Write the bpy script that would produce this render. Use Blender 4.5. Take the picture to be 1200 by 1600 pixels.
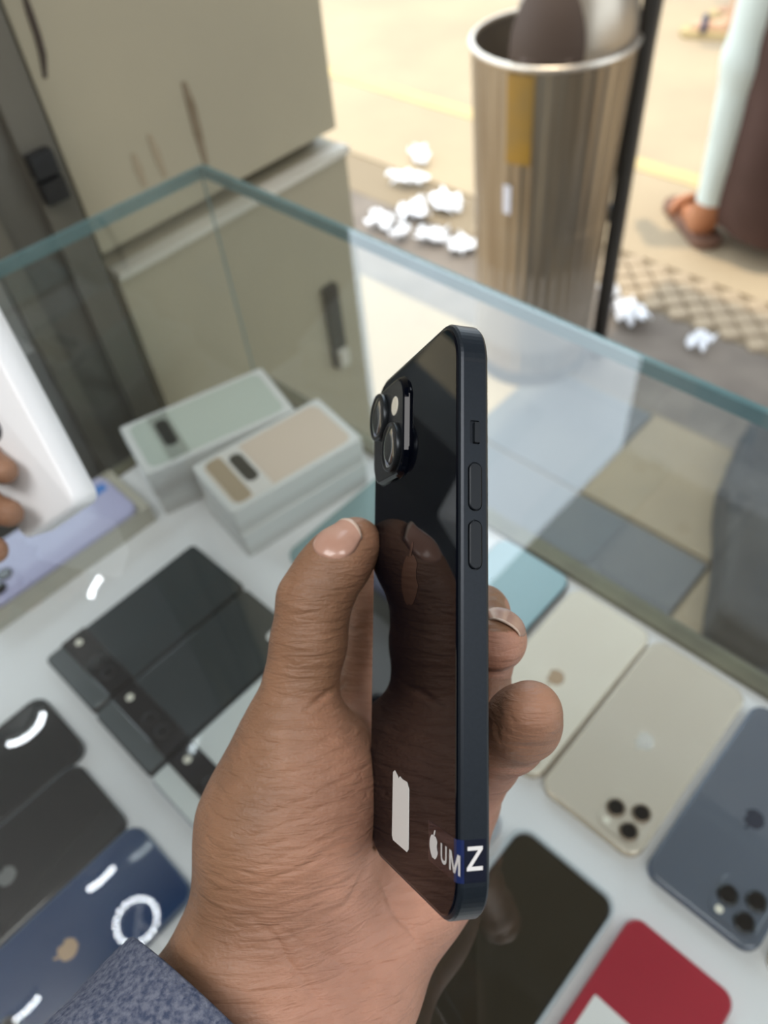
import bpy, bmesh, math, random
import numpy as np
from mathutils import Matrix, Vector
from mathutils.bvhtree import BVHTree

random.seed(7)
rng = np.random.default_rng(7)
for o in list(bpy.data.objects):
    bpy.data.objects.remove(o)
scene = bpy.context.scene
COL = scene.collection

# ------------------------------------------------------------------ camera
FPX = 1220.0
PITCH, ROLL = math.radians(49.5), math.radians(7.08)
CAMZ = 1.262
nad = np.array([math.cos(PITCH) * math.sin(ROLL), math.cos(PITCH) * math.cos(ROLL), math.sin(PITCH)])
up_ = -nad
fw_ = np.array([0, 0, 1.0])
fy_ = fw_ - up_ * (fw_ @ up_)
fy_ /= np.linalg.norm(fy_)
fx_ = np.cross(fy_, up_)
MC = np.array([fx_, fy_, up_])          # camera axes (x right, y down, z forward) -> world
C0 = np.array([0, 0, CAMZ])

cam_d = bpy.data.cameras.new('camera')
cam = bpy.data.objects.new('camera', cam_d)
COL.objects.link(cam)
cam_d.sensor_fit = 'AUTO'
cam_d.sensor_width = 36.0
cam_d.lens = FPX * 36.0 / 1600.0
cam_d.clip_start = 0.01
cam_d.clip_end = 200
cam_d.dof.use_dof = True
cam_d.dof.focus_distance = 0.206
cam_d.dof.aperture_fstop = cam_d.lens / 2.7
mw = np.eye(4)
mw[:3, 0] = MC[:, 0]
mw[:3, 1] = -MC[:, 1]
mw[:3, 2] = -MC[:, 2]
mw[:3, 3] = C0
cam.matrix_world = Matrix(mw.tolist())
scene.camera = cam

# ------------------------------------------------------------------ light
world = bpy.data.worlds.new('sky')
scene.world = world
world.use_nodes = True
bgn = world.node_tree.nodes['Background']
bgn.inputs[0].default_value = (0.80, 0.91, 1.0, 1)
bgn.inputs[1].default_value = 3.3
sun_d = bpy.data.lights.new('sun_offscreen', 'SUN')
sun_d.energy = 2.5
sun_d.color = (1.0, 0.84, 0.60)
sun_d.angle = math.radians(1.0)
sun = bpy.data.objects.new('sun_offscreen', sun_d)
COL.objects.link(sun)
sd = Vector((0.03, 0.05, -1.0)).normalized()
sun.rotation_euler = sd.to_track_quat('-Z', 'Y').to_euler()
sun.location = (0, 0, 6)
vs = scene.view_settings
vs.view_transform = 'Standard'
vs.look = 'None'
vs.exposure = 0.0
vs.gamma = 1.0
vs.use_curve_mapping = False

TH = math.radians(-48.3)
E1 = np.array([math.cos(TH), math.sin(TH)])
E2 = np.array([-E1[1], E1[0]])


def W(s, t, z):
    p = E1 * s + E2 * t
    return Vector((p[0], p[1], z))


def panel_light(s, t, z, sx, sy, power, col):
    d = bpy.data.lights.new('ceiling_panel_light_offscreen', 'AREA')
    d.shape = 'RECTANGLE'
    d.size, d.size_y = sx, sy
    d.energy = power
    d.color = col
    o = bpy.data.objects.new('ceiling_panel_light_offscreen', d)
    COL.objects.link(o)
    o.location = W(s, t, z)
    o.rotation_euler = (0, 0, TH)
    return o


panel_light(-0.25, -0.55, 2.37, 1.0, 0.5, 17.0, (1.0, 0.97, 0.95))
panel_light(0.9, 0.0, 2.37, 1.0, 0.5, 14.0, (1.0, 0.97, 0.95))


# ------------------------------------------------------------------ pixel helpers
def ray(px, py):
    return MC @ (np.array([px - 600.0, py - 800.0, FPX]) / FPX)


def at_z(px, py, z):
    r = ray(px, py)
    return Vector((C0 + r * ((z - CAMZ) / r[2])).tolist())


def st_of(px, py, z):
    p = at_z(px, py, z)
    return p.x * E1[0] + p.y * E1[1], p.x * E2[0] + p.y * E2[1]


def on_s(px, py, s):
    """point where the pixel's ray meets the vertical plane s = const -> (t, z)"""
    r = ray(px, py)
    k = s / (r[0] * E1[0] + r[1] * E1[1])
    p = C0 + r * k
    return float(p[0] * E2[0] + p[1] * E2[1]), float(p[2])


def PC(px, py, d):
    """camera space point in metres; d in mm along the optical axis"""
    d = d / 1000.0
    return np.array([(px - 600) / FPX * d, (py - 800) / FPX * d, d])


# ------------------------------------------------------------------ materials
def mat(name, col, rough=0.5, metal=0.0, spec=0.5, coat=0.0, noise=None, bump=None, ior=1.45):
    m = bpy.data.materials.new(name)
    m.use_nodes = True
    nt = m.node_tree
    b = nt.nodes['Principled BSDF']
    b.inputs['Base Color'].default_value = (*col, 1)
    b.inputs['Roughness'].default_value = rough
    b.inputs['Metallic'].default_value = metal
    b.inputs['IOR'].default_value = ior
    b.inputs['Specular IOR Level'].default_value = spec
    b.inputs['Coat Weight'].default_value = coat
    b.inputs['Coat Roughness'].default_value = 0.03
    tc = nt.nodes.new('ShaderNodeTexCoord')
    if noise:
        sc, col2, amt = noise[:3]
        n = nt.nodes.new('ShaderNodeTexNoise')
        n.inputs['Scale'].default_value = sc
        n.inputs['Detail'].default_value = 6
        if len(noise) > 3:
            mp = nt.nodes.new('ShaderNodeMapping')
            mp.inputs['Scale'].default_value = noise[3]
            nt.links.new(tc.outputs['Object'], mp.inputs[0])
            nt.links.new(mp.outputs[0], n.inputs['Vector'])
        else:
            nt.links.new(tc.outputs['Object'], n.inputs['Vector'])
        r = nt.nodes.new('ShaderNodeMapRange')
        r.inputs[1].default_value = 0.35
        r.inputs[2].default_value = 0.65
        r.inputs[4].default_value = amt
        nt.links.new(n.outputs['Fac'], r.inputs[0])
        mx = nt.nodes.new('ShaderNodeMix')
        mx.data_type = 'RGBA'
        mx.inputs['A'].default_value = (*col, 1)
        mx.inputs['B'].default_value = (*col2, 1)
        nt.links.new(r.outputs[0], mx.inputs['Factor'])
        nt.links.new(mx.outputs['Result'], b.inputs['Base Color'])
    if bump:
        n2 = nt.nodes.new('ShaderNodeTexNoise')
        n2.inputs['Scale'].default_value = bump[0]
        n2.inputs['Detail'].default_value = 4
        nt.links.new(tc.outputs['Object'], n2.inputs['Vector'])
        bp = nt.nodes.new('ShaderNodeBump')
        bp.inputs['Strength'].default_value = bump[1]
        bp.inputs['Distance'].default_value = bump[2]
        nt.links.new(n2.outputs['Fac'], bp.inputs['Height'])
        nt.links.new(bp.outputs[0], b.inputs['Normal'])
    return m


def glass_mat(name, tint, f0, power=4.0, rough=0.0):
    """thin pane: clear transmission plus Fresnel reflection of both faces"""
    m = bpy.data.materials.new(name)
    m.use_nodes = True
    nt = m.node_tree
    nt.nodes.clear()
    out = nt.nodes.new('ShaderNodeOutputMaterial')
    tr = nt.nodes.new('ShaderNodeBsdfTransparent')
    tr.inputs[0].default_value = (*tint, 1)
    gl = nt.nodes.new('ShaderNodeBsdfGlossy')
    gl.inputs['Roughness'].default_value = rough
    lw = nt.nodes.new('ShaderNodeLayerWeight')
    pw = nt.nodes.new('ShaderNodeMath')
    pw.operation = 'POWER'
    pw.inputs[1].default_value = power
    ma = nt.nodes.new('ShaderNodeMath')
    ma.operation = 'MULTIPLY_ADD'
    ma.inputs[1].default_value = 1 - f0
    ma.inputs[2].default_value = f0
    mx = nt.nodes.new('ShaderNodeMixShader')
    lw.inputs['Blend'].default_value = 0.5
    nt.links.new(lw.outputs['Facing'], pw.inputs[0])
    nt.links.new(pw.outputs[0], ma.inputs[0])
    nt.links.new(ma.outputs[0], mx.inputs[0])
    nt.links.new(tr.outputs[0], mx.inputs[1])
    nt.links.new(gl.outputs[0], mx.inputs[2])
    nt.links.new(mx.outputs[0], out.inputs[0])
    return m


def emit_mat(name, col, strength):
    m = bpy.data.materials.new(name)
    m.use_nodes = True
    b = m.node_tree.nodes['Principled BSDF']
    b.inputs['Base Color'].default_value = (*col, 1)
    b.inputs['Emission Color'].default_value = (*col, 1)
    b.inputs['Emission Strength'].default_value = strength
    return m


M = {}
M['white_board'] = mat('white_board', (0.82, 0.83, 0.84), 0.35, noise=(9, (0.75, 0.76, 0.77), 0.6))
M['glass'] = glass_mat('counter_glass', (0.925, 0.955, 0.95), 0.135)
M['pane'] = glass_mat('pane_glass', (0.95, 0.975, 0.965), 0.05, 5.0)
M['glass_edge'] = mat('glass_edge', (0.10, 0.19, 0.20), 0.12, noise=(14, (0.19, 0.30, 0.31), 0.7))
M['rim'] = mat('rim_metal', (0.20, 0.19, 0.13), 0.45, 0.3, noise=(30, (0.13, 0.12, 0.09), 0.6))
M['counter_side'] = mat('counter_side', (0.45, 0.44, 0.41), 0.5, noise=(6, (0.38, 0.37, 0.34), 0.7))
M['cream'] = mat('cream_paint', (0.40, 0.355, 0.25), 0.5, noise=(3.5, (0.345, 0.31, 0.225), 0.7), bump=(60, 0.15, 0.002))
M['ledge'] = mat('ledge_paint', (0.58, 0.55, 0.47), 0.5)
M['slot'] = mat('crack_dark', (0.045, 0.03, 0.02), 0.6)
M['stain'] = mat('rust_stain', (0.17, 0.125, 0.075), 0.7, noise=(40, (0.27, 0.22, 0.15), 0.6))
M['stain_light'] = mat('pale_stain', (0.34, 0.28, 0.19), 0.7)
M['pillar'] = mat('pillar_plaster', (0.13, 0.12, 0.095), 0.6, noise=(7, (0.07, 0.065, 0.055), 0.9, (1, 1, 0.25)))
M['pillar_trim'] = mat('pillar_trim', (0.17, 0.155, 0.12), 0.4, noise=(9, (0.08, 0.075, 0.06), 0.8, (1, 1, 0.2)))
M['black_plastic'] = mat('black_plastic', (0.012, 0.012, 0.013), 0.35)
M['ceiling'] = mat('ceiling_paint', (0.15, 0.145, 0.135), 0.8)
M['shop_wall'] = mat('shop_wall', (0.16, 0.155, 0.145), 0.8)
M['asphalt'] = mat('tan_road', (0.40, 0.31, 0.20), 0.85, noise=(2.2, (0.33, 0.255, 0.17), 0.8), bump=(90, 0.3, 0.004))
M['gutter'] = mat('gutter_concrete', (0.20, 0.165, 0.135), 0.85, noise=(9, (0.14, 0.115, 0.095), 0.8))
M['yellow_line'] = mat('yellow_paint', (0.55, 0.40, 0.17), 0.7, noise=(12, (0.45, 0.34, 0.18), 0.8))
M['cobble'] = mat('cobble', (0.40, 0.31, 0.21), 0.85, noise=(30, (0.31, 0.235, 0.16), 0.8))
M['joint'] = mat('joint_sand', (0.24, 0.185, 0.12), 0.9)
M['tile_tan'] = mat('tile_tan', (0.34, 0.265, 0.17), 0.5, noise=(6, (0.28, 0.22, 0.145), 0.7))
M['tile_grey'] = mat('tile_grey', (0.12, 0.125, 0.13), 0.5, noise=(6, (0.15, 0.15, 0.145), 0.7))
M['paper'] = mat('paper', (0.85, 0.85, 0.88), 0.7)


# ------------------------------------------------------------------ object helpers
def tag(o, label=None, cat=None, group=None, kind=None):
    if label:
        o['label'] = label
    if cat:
        o['category'] = cat
    if group:
        o['group'] = group
    if kind:
        o['kind'] = kind
    return o


def empty(name, mw=None):
    o = bpy.data.objects.new(name, None)
    o.empty_display_size = 0.03
    COL.objects.link(o)
    if mw is not None:
        o.matrix_world = mw
    return o


def mesh(name, v, f, m=None, parent=None, smooth=False, mw=None):
    me = bpy.data.meshes.new(name)
    me.from_pydata([tuple(map(float, p)) for p in v], [], [tuple(map(int, q)) for q in f])
    if m is not None:
        for x in (m if isinstance(m, (list, tuple)) else [m]):
            me.materials.append(x)
    if smooth:
        me.polygons.foreach_set('use_smooth', [True] * len(me.polygons))
    me.update()
    return obj(name, me, parent, mw)


def obj(name, me, parent=None, mw=None):
    o = bpy.data.objects.new(name, me)
    COL.objects.link(o)
    if parent is not None:
        o.parent = parent
    if mw is not None:
        o.matrix_local = mw
    return o


def frame(origin, x, y):
    x = Vector(x).normalized()
    y = Vector(y)
    y = (y - x * y.dot(x)).normalized()
    z = x.cross(y)
    m = Matrix.Identity(4)
    for i in range(3):
        m[i][0], m[i][1], m[i][2], m[i][3] = x[i], y[i], z[i], origin[i]
    return m


def rr(w, h, r, n=6):
    r = max(min(r, w / 2 - 1e-6, h / 2 - 1e-6), 1e-5)
    pts = []
    for cx, cy, a0 in ((w / 2 - r, h / 2 - r, 0), (-w / 2 + r, h / 2 - r, 90), (-w / 2 + r, -h / 2 + r, 180), (w / 2 - r, -h / 2 + r, 270)):
        for i in range(n + 1):
            a = math.radians(a0 + 90 * i / n)
            pts.append((cx + r * math.cos(a), cy + r * math.sin(a)))
    return pts


def loft(loops, cap0=True, cap1=True):
    """loops: list of equal-length lists of 3D points, bottom to top"""
    v, f = [], []
    n = len(loops[0])
    for L in loops:
        v += L
    for k in range(len(loops) - 1):
        for i in range(n):
            j = (i + 1) % n
            f.append((k * n + i, k * n + j, (k + 1) * n + j, (k + 1) * n + i))
    if cap0:
        f.append(tuple(range(n - 1, -1, -1)))
    if cap1:
        f.append(tuple((len(loops) - 1) * n + i for i in range(n)))
    return v, f


def slab(w, h, r, levels, n=6, cx=0, cy=0):
    loops = []
    for ins, z in levels:
        loops.append([(x + cx, y + cy, z) for x, y in rr(w - 2 * ins, h - 2 * ins, r - ins, n)])
    return loft(loops)


def bev(z0, z1, b):
    return [(b, z0), (b * 0.3, z0 + b * 0.3), (0, z0 + b), (0, z1 - b), (b * 0.3, z1 - b * 0.3), (b, z1)]


def cyl(r, z0, z1, b=0.0, n=28, cx=0, cy=0):
    lv = [(r - b, z0), (r, z0 + b), (r, z1 - b), (r - b, z1)] if b else [(r, z0), (r, z1)]
    return loft([[(cx + q * math.cos(2 * math.pi * i / n), cy + q * math.sin(2 * math.pi * i / n), z) for i in range(n)] for q, z in lv])


def lathe(prof, n=40, cap0=True, cap1=True):
    return loft([[(q * math.cos(2 * math.pi * i / n), q * math.sin(2 * math.pi * i / n), z) for i in range(n)] for q, z in prof], cap0, cap1)


def box(x0, x1, y0, y1, z0, z1):
    v = [(x0, y0, z0), (x1, y0, z0), (x1, y1, z0), (x0, y1, z0), (x0, y0, z1), (x1, y0, z1), (x1, y1, z1), (x0, y1, z1)]
    f = [(3, 2, 1, 0), (4, 5, 6, 7), (0, 1, 5, 4), (1, 2, 6, 5), (2, 3, 7, 6), (3, 0, 4, 7)]
    return v, f


def join(*parts):
    v, f = [], []
    for a, b in parts:
        o = len(v)
        v += list(a)
        f += [tuple(i + o for i in q) for q in b]
    return v, f


def tube(pts, r, n=10):
    """tube along a polyline, r scalar or list"""
    pts = [Vector(p) for p in pts]
    if not isinstance(r, (list, tuple)):
        r = [r] * len(pts)
    loops = []
    ref = None
    for i, p in enumerate(pts):
        d = (pts[min(i + 1, len(pts) - 1)] - pts[max(i - 1, 0)]).normalized()
        if ref is None:
            ref = Vector((0, 0, 1)) if abs(d.z) < 0.9 else Vector((1, 0, 0))
        a = (ref - d * ref.dot(d)).normalized()
        ref = a
        b = d.cross(a)
        loops.append([tuple(p + (a * math.cos(2 * math.pi * k / n) + b * math.sin(2 * math.pi * k / n)) * r[i]) for k in range(n)])
    return loft(loops)


CASE = Matrix.Rotation(TH, 4, 'Z')       # local x = E1 (s), local y = E2 (t)


def case_frame(s, t, z, flip=True, extra=0.0):
    """phones lie flat with their top end towards -t when flip"""
    p = W(s, t, z)
    return Matrix.Translation(p) @ Matrix.Rotation(TH + (math.pi if flip else 0) + extra, 4, 'Z')


# ------------------------------------------------------------------ signed distance modelling
def surface_nets(F, org, h):
    nx, ny, nz = F.shape
    S = F < 0
    idx = -np.ones((nx - 1, ny - 1, nz - 1), np.int64)
    cs = np.zeros((nx - 1, ny - 1, nz - 1), np.int8)
    for a in (0, 1):
        for b in (0, 1):
            for c in (0, 1):
                cs += S[a:nx - 1 + a, b:ny - 1 + b, c:nz - 1 + c]
    ci = np.argwhere((cs > 0) & (cs < 8))
    idx[ci[:, 0], ci[:, 1], ci[:, 2]] = np.arange(len(ci))
    acc = np.zeros((len(ci), 3))
    cnt = np.zeros(len(ci))
    corners = [(a, b, c) for a in (0, 1) for b in (0, 1) for c in (0, 1)]
    for A in corners:
        for ax in range(3):
            if A[ax]:
                continue
            B = list(A)
            B[ax] = 1
            fa = F[ci[:, 0] + A[0], ci[:, 1] + A[1], ci[:, 2] + A[2]]
            fb = F[ci[:, 0] + B[0], ci[:, 1] + B[1], ci[:, 2] + B[2]]
            k = (fa < 0) != (fb < 0)
            t = np.where(k, fa / np.where(k, fa - fb, 1), 0)
            p = np.tile(np.array(A, float), (len(ci), 1))
            p[:, ax] += t
            acc[k] += p[k]
            cnt[k] += 1
    V = (ci + acc / cnt[:, None]) * h + org
    faces = []
    for ax in range(3):
        o1, o2 = [(1, 2), (2, 0), (0, 1)][ax]
        sl0 = [slice(None)] * 3
        sl1 = [slice(None)] * 3
        sl0[ax] = slice(0, -1)
        sl1[ax] = slice(1, None)
        ch = S[tuple(sl0)] != S[tuple(sl1)]
        e = np.argwhere(ch)
        keep = (e[:, o1] > 0) & (e[:, o2] > 0) & (e[:, o1] < F.shape[o1] - 1) & (e[:, o2] < F.shape[o2] - 1)
        e = e[keep]
        ins = S[e[:, 0], e[:, 1], e[:, 2]]
        def cell(d1, d2):
            q = e.copy()
            q[:, o1] -= d1
            q[:, o2] -= d2
            return idx[q[:, 0], q[:, 1], q[:, 2]]
        quad = np.stack([cell(1, 1), cell(0, 1), cell(0, 0), cell(1, 0)], 1)
        quad[~ins] = quad[~ins][:, ::-1]
        faces.append(quad)
    return V, np.concatenate(faces)


class SDF:
    def __init__(self, lo, hi, h):
        self.h = h
        self.lo = np.array(lo, float)
        n = np.ceil((np.array(hi) - self.lo) / h).astype(int) + 1
        self.F = np.full(tuple(n), 1.0, np.float32)

    def sub(self, lo, hi):
        a = np.clip(np.floor((np.array(lo) - self.lo) / self.h).astype(int), 0, np.array(self.F.shape) - 1)
        b = np.clip(np.ceil((np.array(hi) - self.lo) / self.h).astype(int) + 1, a + 1, np.array(self.F.shape))
        sl = tuple(slice(i, j) for i, j in zip(a, b))
        g = np.meshgrid(*[(np.arange(i, j) * self.h + l).astype(np.float32) for i, j, l in zip(a, b, self.lo)], indexing='ij', sparse=True)
        return sl, g

    @staticmethod
    def smin(a, b, k):
        hh = np.clip(0.5 + 0.5 * (b - a) / k, 0, 1)
        return b + (a - b) * hh - k * hh * (1 - hh)

    def cone(self, g, a, b, ra, rb, flat=None):
        a = np.array(a)
        d = np.array(b) - a
        L = max(float(d @ d), 1e-12)
        px, py, pz = g[0] - a[0], g[1] - a[1], g[2] - a[2]
        t = np.clip((px * d[0] + py * d[1] + pz * d[2]) / L, 0, 1)
        qx, qy, qz = px - t * d[0], py - t * d[1], pz - t * d[2]
        if flat is not None:      # squash: widen across axis n by factor
            n, k = flat
            c = (qx * n[0] + qy * n[1] + qz * n[2]) * (k - 1)
            qx, qy, qz = qx + c * n[0], qy + c * n[1], qz + c * n[2]
        return np.sqrt(qx * qx + qy * qy + qz * qz) - (ra + (rb - ra) * t)

    def group(self, prims, k, kk):
        """prims: (a,b,ra,rb[,flat]) blended by k, the result blended into the field by kk"""
        mg = max(k, kk) * 1.5 + 0.004
        lo = np.min([np.minimum(np.array(p[0]) - p[2], np.array(p[1]) - p[3]) for p in prims], 0) - mg
        hi = np.max([np.maximum(np.array(p[0]) + p[2], np.array(p[1]) + p[3]) for p in prims], 0) + mg
        sl, g = self.sub(lo, hi)
        D = None
        for p in prims:
            d = self.cone(g, p[0], p[1], p[2], p[3], p[4] if len(p) > 4 else None)
            D = d if D is None else self.smin(D, d, k)
        self.F[sl] = self.smin(self.F[sl], D, kk)

    def mesh(self):
        return surface_nets(self.F, self.lo, self.h)


def smooth_verts(V, Q, it=2, lam=0.5):
    n = len(V)
    e = np.concatenate([Q[:, [0, 1]], Q[:, [1, 2]], Q[:, [2, 3]], Q[:, [3, 0]]])
    e = np.concatenate([e, e[:, ::-1]])
    cnt = np.bincount(e[:, 0], minlength=n).astype(float)
    cnt[cnt == 0] = 1
    for _ in range(it):
        for l in (lam, -lam * 1.03):
            A = np.stack([np.bincount(e[:, 0], V[e[:, 1], c], n) for c in range(3)], 1) / cnt[:, None]
            V = V + l * (A - V)
    return V


def vnormals(V, Q):
    fn = np.cross(V[Q[:, 2]] - V[Q[:, 0]], V[Q[:, 3]] - V[Q[:, 1]])
    N = np.zeros_like(V)
    for c in range(4):
        for k in range(3):
            N[:, k] += np.bincount(Q[:, c], fn[:, k], len(V))
    return N / (np.linalg.norm(N, axis=1)[:, None] + 1e-12)


# ================================================================== SETTING
ZG, ZS = 0.95, 0.701          # glass top, shelf
SL, TF = -0.604, 0.371        # left pane, front pane
SR, TB = 0.62, -0.32          # right end, back of the counter

# street ground, in bands parallel to the counter front
def ground_band(name, t0, t1, m, s0=-9, s1=9, z0=-0.05, z1=0.0):
    v, f = box(s0, s1, t0, t1, z0, z1)
    o = mesh(name, v, f, m, mw=CASE)
    tag(o, kind='structure')
    return o


floor = ground_band('floor', -4, 0.40, M['joint'], -0.82, 4)
ground_band('floor_side_street', -8, 1.33, M['asphalt'], -12, -0.82)
near_floor = ground_band('floor_shopfront', 0.40, 1.33, M['joint'], -0.82, 4, -0.05, -0.004)
gutter = ground_band('floor_gutter', 1.33, 1.675, M['gutter'], -9, 9, -0.05, -0.008)
cobbles = ground_band('floor_cobble_bed', 1.675, 1.86, M['joint'], -9, 9, -0.05, -0.006)
road = ground_band('floor_road', 1.86, 14, M['asphalt'], -14, 14)
line = ground_band('floor_yellow_line', 2.285, 2.355, M['yellow_line'], -9, 9, 0.0005, 0.003)

# tan and grey tiles in front of the counter
tv, tf = slab(0.296, 0.296, 0.004, [(0.0, 0.0), (0, 0.008), (0.003, 0.011)], 2)
tile_me = {}
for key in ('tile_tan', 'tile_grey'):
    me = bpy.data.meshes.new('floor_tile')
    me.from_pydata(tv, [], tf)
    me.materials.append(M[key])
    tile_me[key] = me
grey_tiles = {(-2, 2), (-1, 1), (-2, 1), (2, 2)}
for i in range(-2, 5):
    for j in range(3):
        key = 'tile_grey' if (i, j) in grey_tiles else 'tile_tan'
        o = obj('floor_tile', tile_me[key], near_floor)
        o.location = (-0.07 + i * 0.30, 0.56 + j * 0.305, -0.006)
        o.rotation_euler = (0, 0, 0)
# cobbles: small diamond setts
cv, cf = slab(0.047, 0.047, 0.009, [(0, 0), (0, 0.008), (0.005, 0.013)], 2)
cme = bpy.data.meshes.new('cobble')
cme.from_pydata(cv, [], cf)
cme.materials.append(M['cobble'])
k = 0
d = 0.050 / math.sqrt(2)
for a in range(-40, 40):
    for b in range(0, 6):
        s = -0.60 + a * d * 2 * 0.5
        t = 1.692 + b * d
        if (a + b) % 2 or k >= 300 or s < -1.35 or s > 0.55 or t > 1.85:
            continue
        o = obj('cobble', cme, cobbles)
        o.location = (s, t, -0.008 + rng.uniform(-0.0015, 0.0015))
        o.rotation_euler = (rng.normal(0, 0.03), rng.normal(0, 0.03), math.radians(45))
        k += 1

def blob(name, pts, z0, z1, m, parent=None, mw=None):
    v = [(x, y, z0) for x, y in pts] + [(x, y, z1) for x, y in pts]
    n = len(pts)
    f = [tuple(range(n - 1, -1, -1)), tuple(range(n, 2 * n))] + [(i, (i + 1) % n, n + (i + 1) % n, n + i) for i in range(n)]
    return mesh(name, v, f, m, parent, mw=mw)


# crumpled paper scraps
def paper(px, py, sx, sy, z, seed):
    r = np.random.default_rng(seed)
    n = 9
    v, f = [], []
    H_ = r.uniform(0, 1, (n, n))
    H_ = (H_ + np.roll(H_, 1, 0) + np.roll(H_, 1, 1)) / 3
    for i in range(n):
        for j in range(n):
            x = (i / (n - 1) - 0.5) * sx * (1 + 0.25 * math.sin(j * 1.3 + seed))
            y = (j / (n - 1) - 0.5) * sy * (1 + 0.25 * math.cos(i * 1.1 + seed))
            v.append((x + r.normal(0, sx * 0.025), y + r.normal(0, sy * 0.025), 0.003 + H_[i, j] * 0.05))
    for i in range(n - 1):
        for j in range(n - 1):
            f.append((i * n + j, (i + 1) * n + j, (i + 1) * n + j + 1, i * n + j + 1))
    p = at_z(px, py, z)
    o = mesh('paper_scrap', v, f, M['paper'], mw=Matrix.Translation(p) @ Matrix.Rotation(TH + seed, 4, 'Z'))
    sm = o.modifiers.new('thickness', 'SOLIDIFY')
    sm.thickness = 0.001
    if px < 760:
        tag(o, 'crumpled white paper scrap littering the road edge between cream wall and steel bin', 'paper', 'paper litter by the steel bin')
    else:
        tag(o, 'crumpled white paper scrap in the grey gutter beside the cobble strip', 'paper', 'paper litter in the gutter')


for i, (x, y, sx, sy, z) in enumerate([(655, 252, .05, .10, 0), (638, 288, .06, .12, 0), (694, 325, .12, .08, -.006), (646, 340, .08, .09, -.008), (596, 356, .07, .07, -.008),
                                       (626, 374, .04, .05, -.008), (674, 378, .085, .06, -.008), (722, 392, .08, .07, -.008), (982, 500, .10, .07, -.008),
                                       (948, 466, .05, .04, -.008), (1092, 542, .06, .045, -.008)]):
    paper(x, y, sx, sy, z, i + 1)

# low dark heap added outside the front glass to fill a dark area
M['heap_mat'] = mat('dark_heap', (0.040, 0.040, 0.042), 0.7, noise=(8, (0.075, 0.07, 0.065), 0.7), bump=(50, 0.4, 0.01))
base = [inv_p.xy for inv_p in [CASE.inverted() @ at_z(x, y, 0.0) for x, y in [(1150, 700), (1112, 790), (1108, 900), (1092, 1010), (1230, 1100), (1400, 1010), (1420, 850), (1280, 720)]]]
cxy = sum((Vector(p) for p in base), Vector((0, 0))) / len(base)
fine = []
for i in range(len(base)):
    a_, b_ = Vector(base[i]), Vector(base[(i + 1) % len(base)])
    for k_ in range(6):
        fine.append(a_.lerp(b_, k_ / 6))
loops = []
for k_, z_ in ((1.0, 0.006), (1.0, 0.03), (0.97, 0.035), (0.975, 0.06), (0.94, 0.066), (0.95, 0.09), (0.88, 0.105), (0.74, 0.108), (0.58, 0.102), (0.42, 0.107), (0.26, 0.103), (0.1, 0.106)):
    loops.append([((cxy + (p - cxy) * k_ * (1 + 0.012 * math.sin(i * 1.7 + z_ * 90)))[0], (cxy + (p - cxy) * k_)[1], z_ + (0.003 * math.sin(i * 0.9 + z_ * 50) if z_ < 0.1 else 0.006 * math.sin((p[0] * 31 + p[1] * 17) * k_) * math.cos(p[1] * 26 * k_)) * (z_ > 0.02)) for i, p in enumerate(fine)])
v, f = loft(loops)
o = mesh('heap', v, f, M['heap_mat'], smooth=True, mw=CASE)
tag(o, 'low dark grey heap lying on the tiles outside the front glass', 'heap')

# ceiling / canopy over the shop front, side wall and back wall
v, f = box(-0.725, 3.0, -2.2, 1.66, 2.40, 2.52)
tag(mesh('ceiling', v, f, M['ceiling'], mw=CASE), kind='structure')
v, f = box(-0.80, 3.0, -2.3, -2.2, 0, 2.40)
tag(mesh('wall_back', v, f, M['shop_wall'], mw=CASE), kind='structure')
v, f = box(3.0, 3.1, -2.3, 1.0, 0, 2.52)
tag(mesh('wall_right', v, f, M['shop_wall'], mw=CASE), kind='structure')
# building across the street (seen only as a dark mirror image in the counter glass)
SW = -0.72
t_split = on_s(78, 190, SW)[0]
t_end = on_s(505, 40, SW)[0]
t_end2 = on_s(530, 240, SW)[0]
zl = on_s(525, 219, SW)[1]
# a horizontal groove, 4.5 cm deep, runs between the upper and the lower panel
wall = mesh('wall_left', *join(box(SW - 0.07, SW, t_split, t_end, 0, zl - 0.004), box(SW - 0.07, SW - 0.045, t_split, t_end, zl - 0.004, zl + 0.014),
                               box(SW - 0.07, SW, t_split, t_end, zl + 0.014, 2.40)), M['cream'], mw=CASE)
tag(wall, kind='structure')


def wall_strip(name, pts, w, d, m, parent=wall):
    """raised strip following pixels on the left wall plane"""
    c = [on_s(x, y, SW) for x, y in pts]
    v, f = [], []
    n = len(c)
    for i, (t, z) in enumerate(c):
        a = c[max(i - 1, 0)]
        b = c[min(i + 1, n - 1)]
        dt, dz = b[0] - a[0], b[1] - a[1]
        L = math.hypot(dt, dz)
        nt_, nz_ = -dz / L * w / 2, dt / L * w / 2
        if i in (0, n - 1) and n > 2:
            nt_ *= 0.5
            nz_ *= 0.5
        for sgn in (-1, 1):
            v.append((SW + 0.0003, t + sgn * nt_, z + sgn * nz_))
            v.append((SW + d, t + sgn * nt_, z + sgn * nz_))
    for i in range(n - 1):
        a = i * 4
        b = a + 4
        f += [(a + 1, a + 3, b + 3, b + 1), (a, a + 1, b + 1, b), (a + 3, a + 2, b + 2, b + 3)]
    f += [(0, 2, 3, 1), ((n - 1) * 4, (n - 1) * 4 + 1, (n - 1) * 4 + 3, (n - 1) * 4 + 2)]
    return mesh(name, v, f, m, parent)


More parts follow.
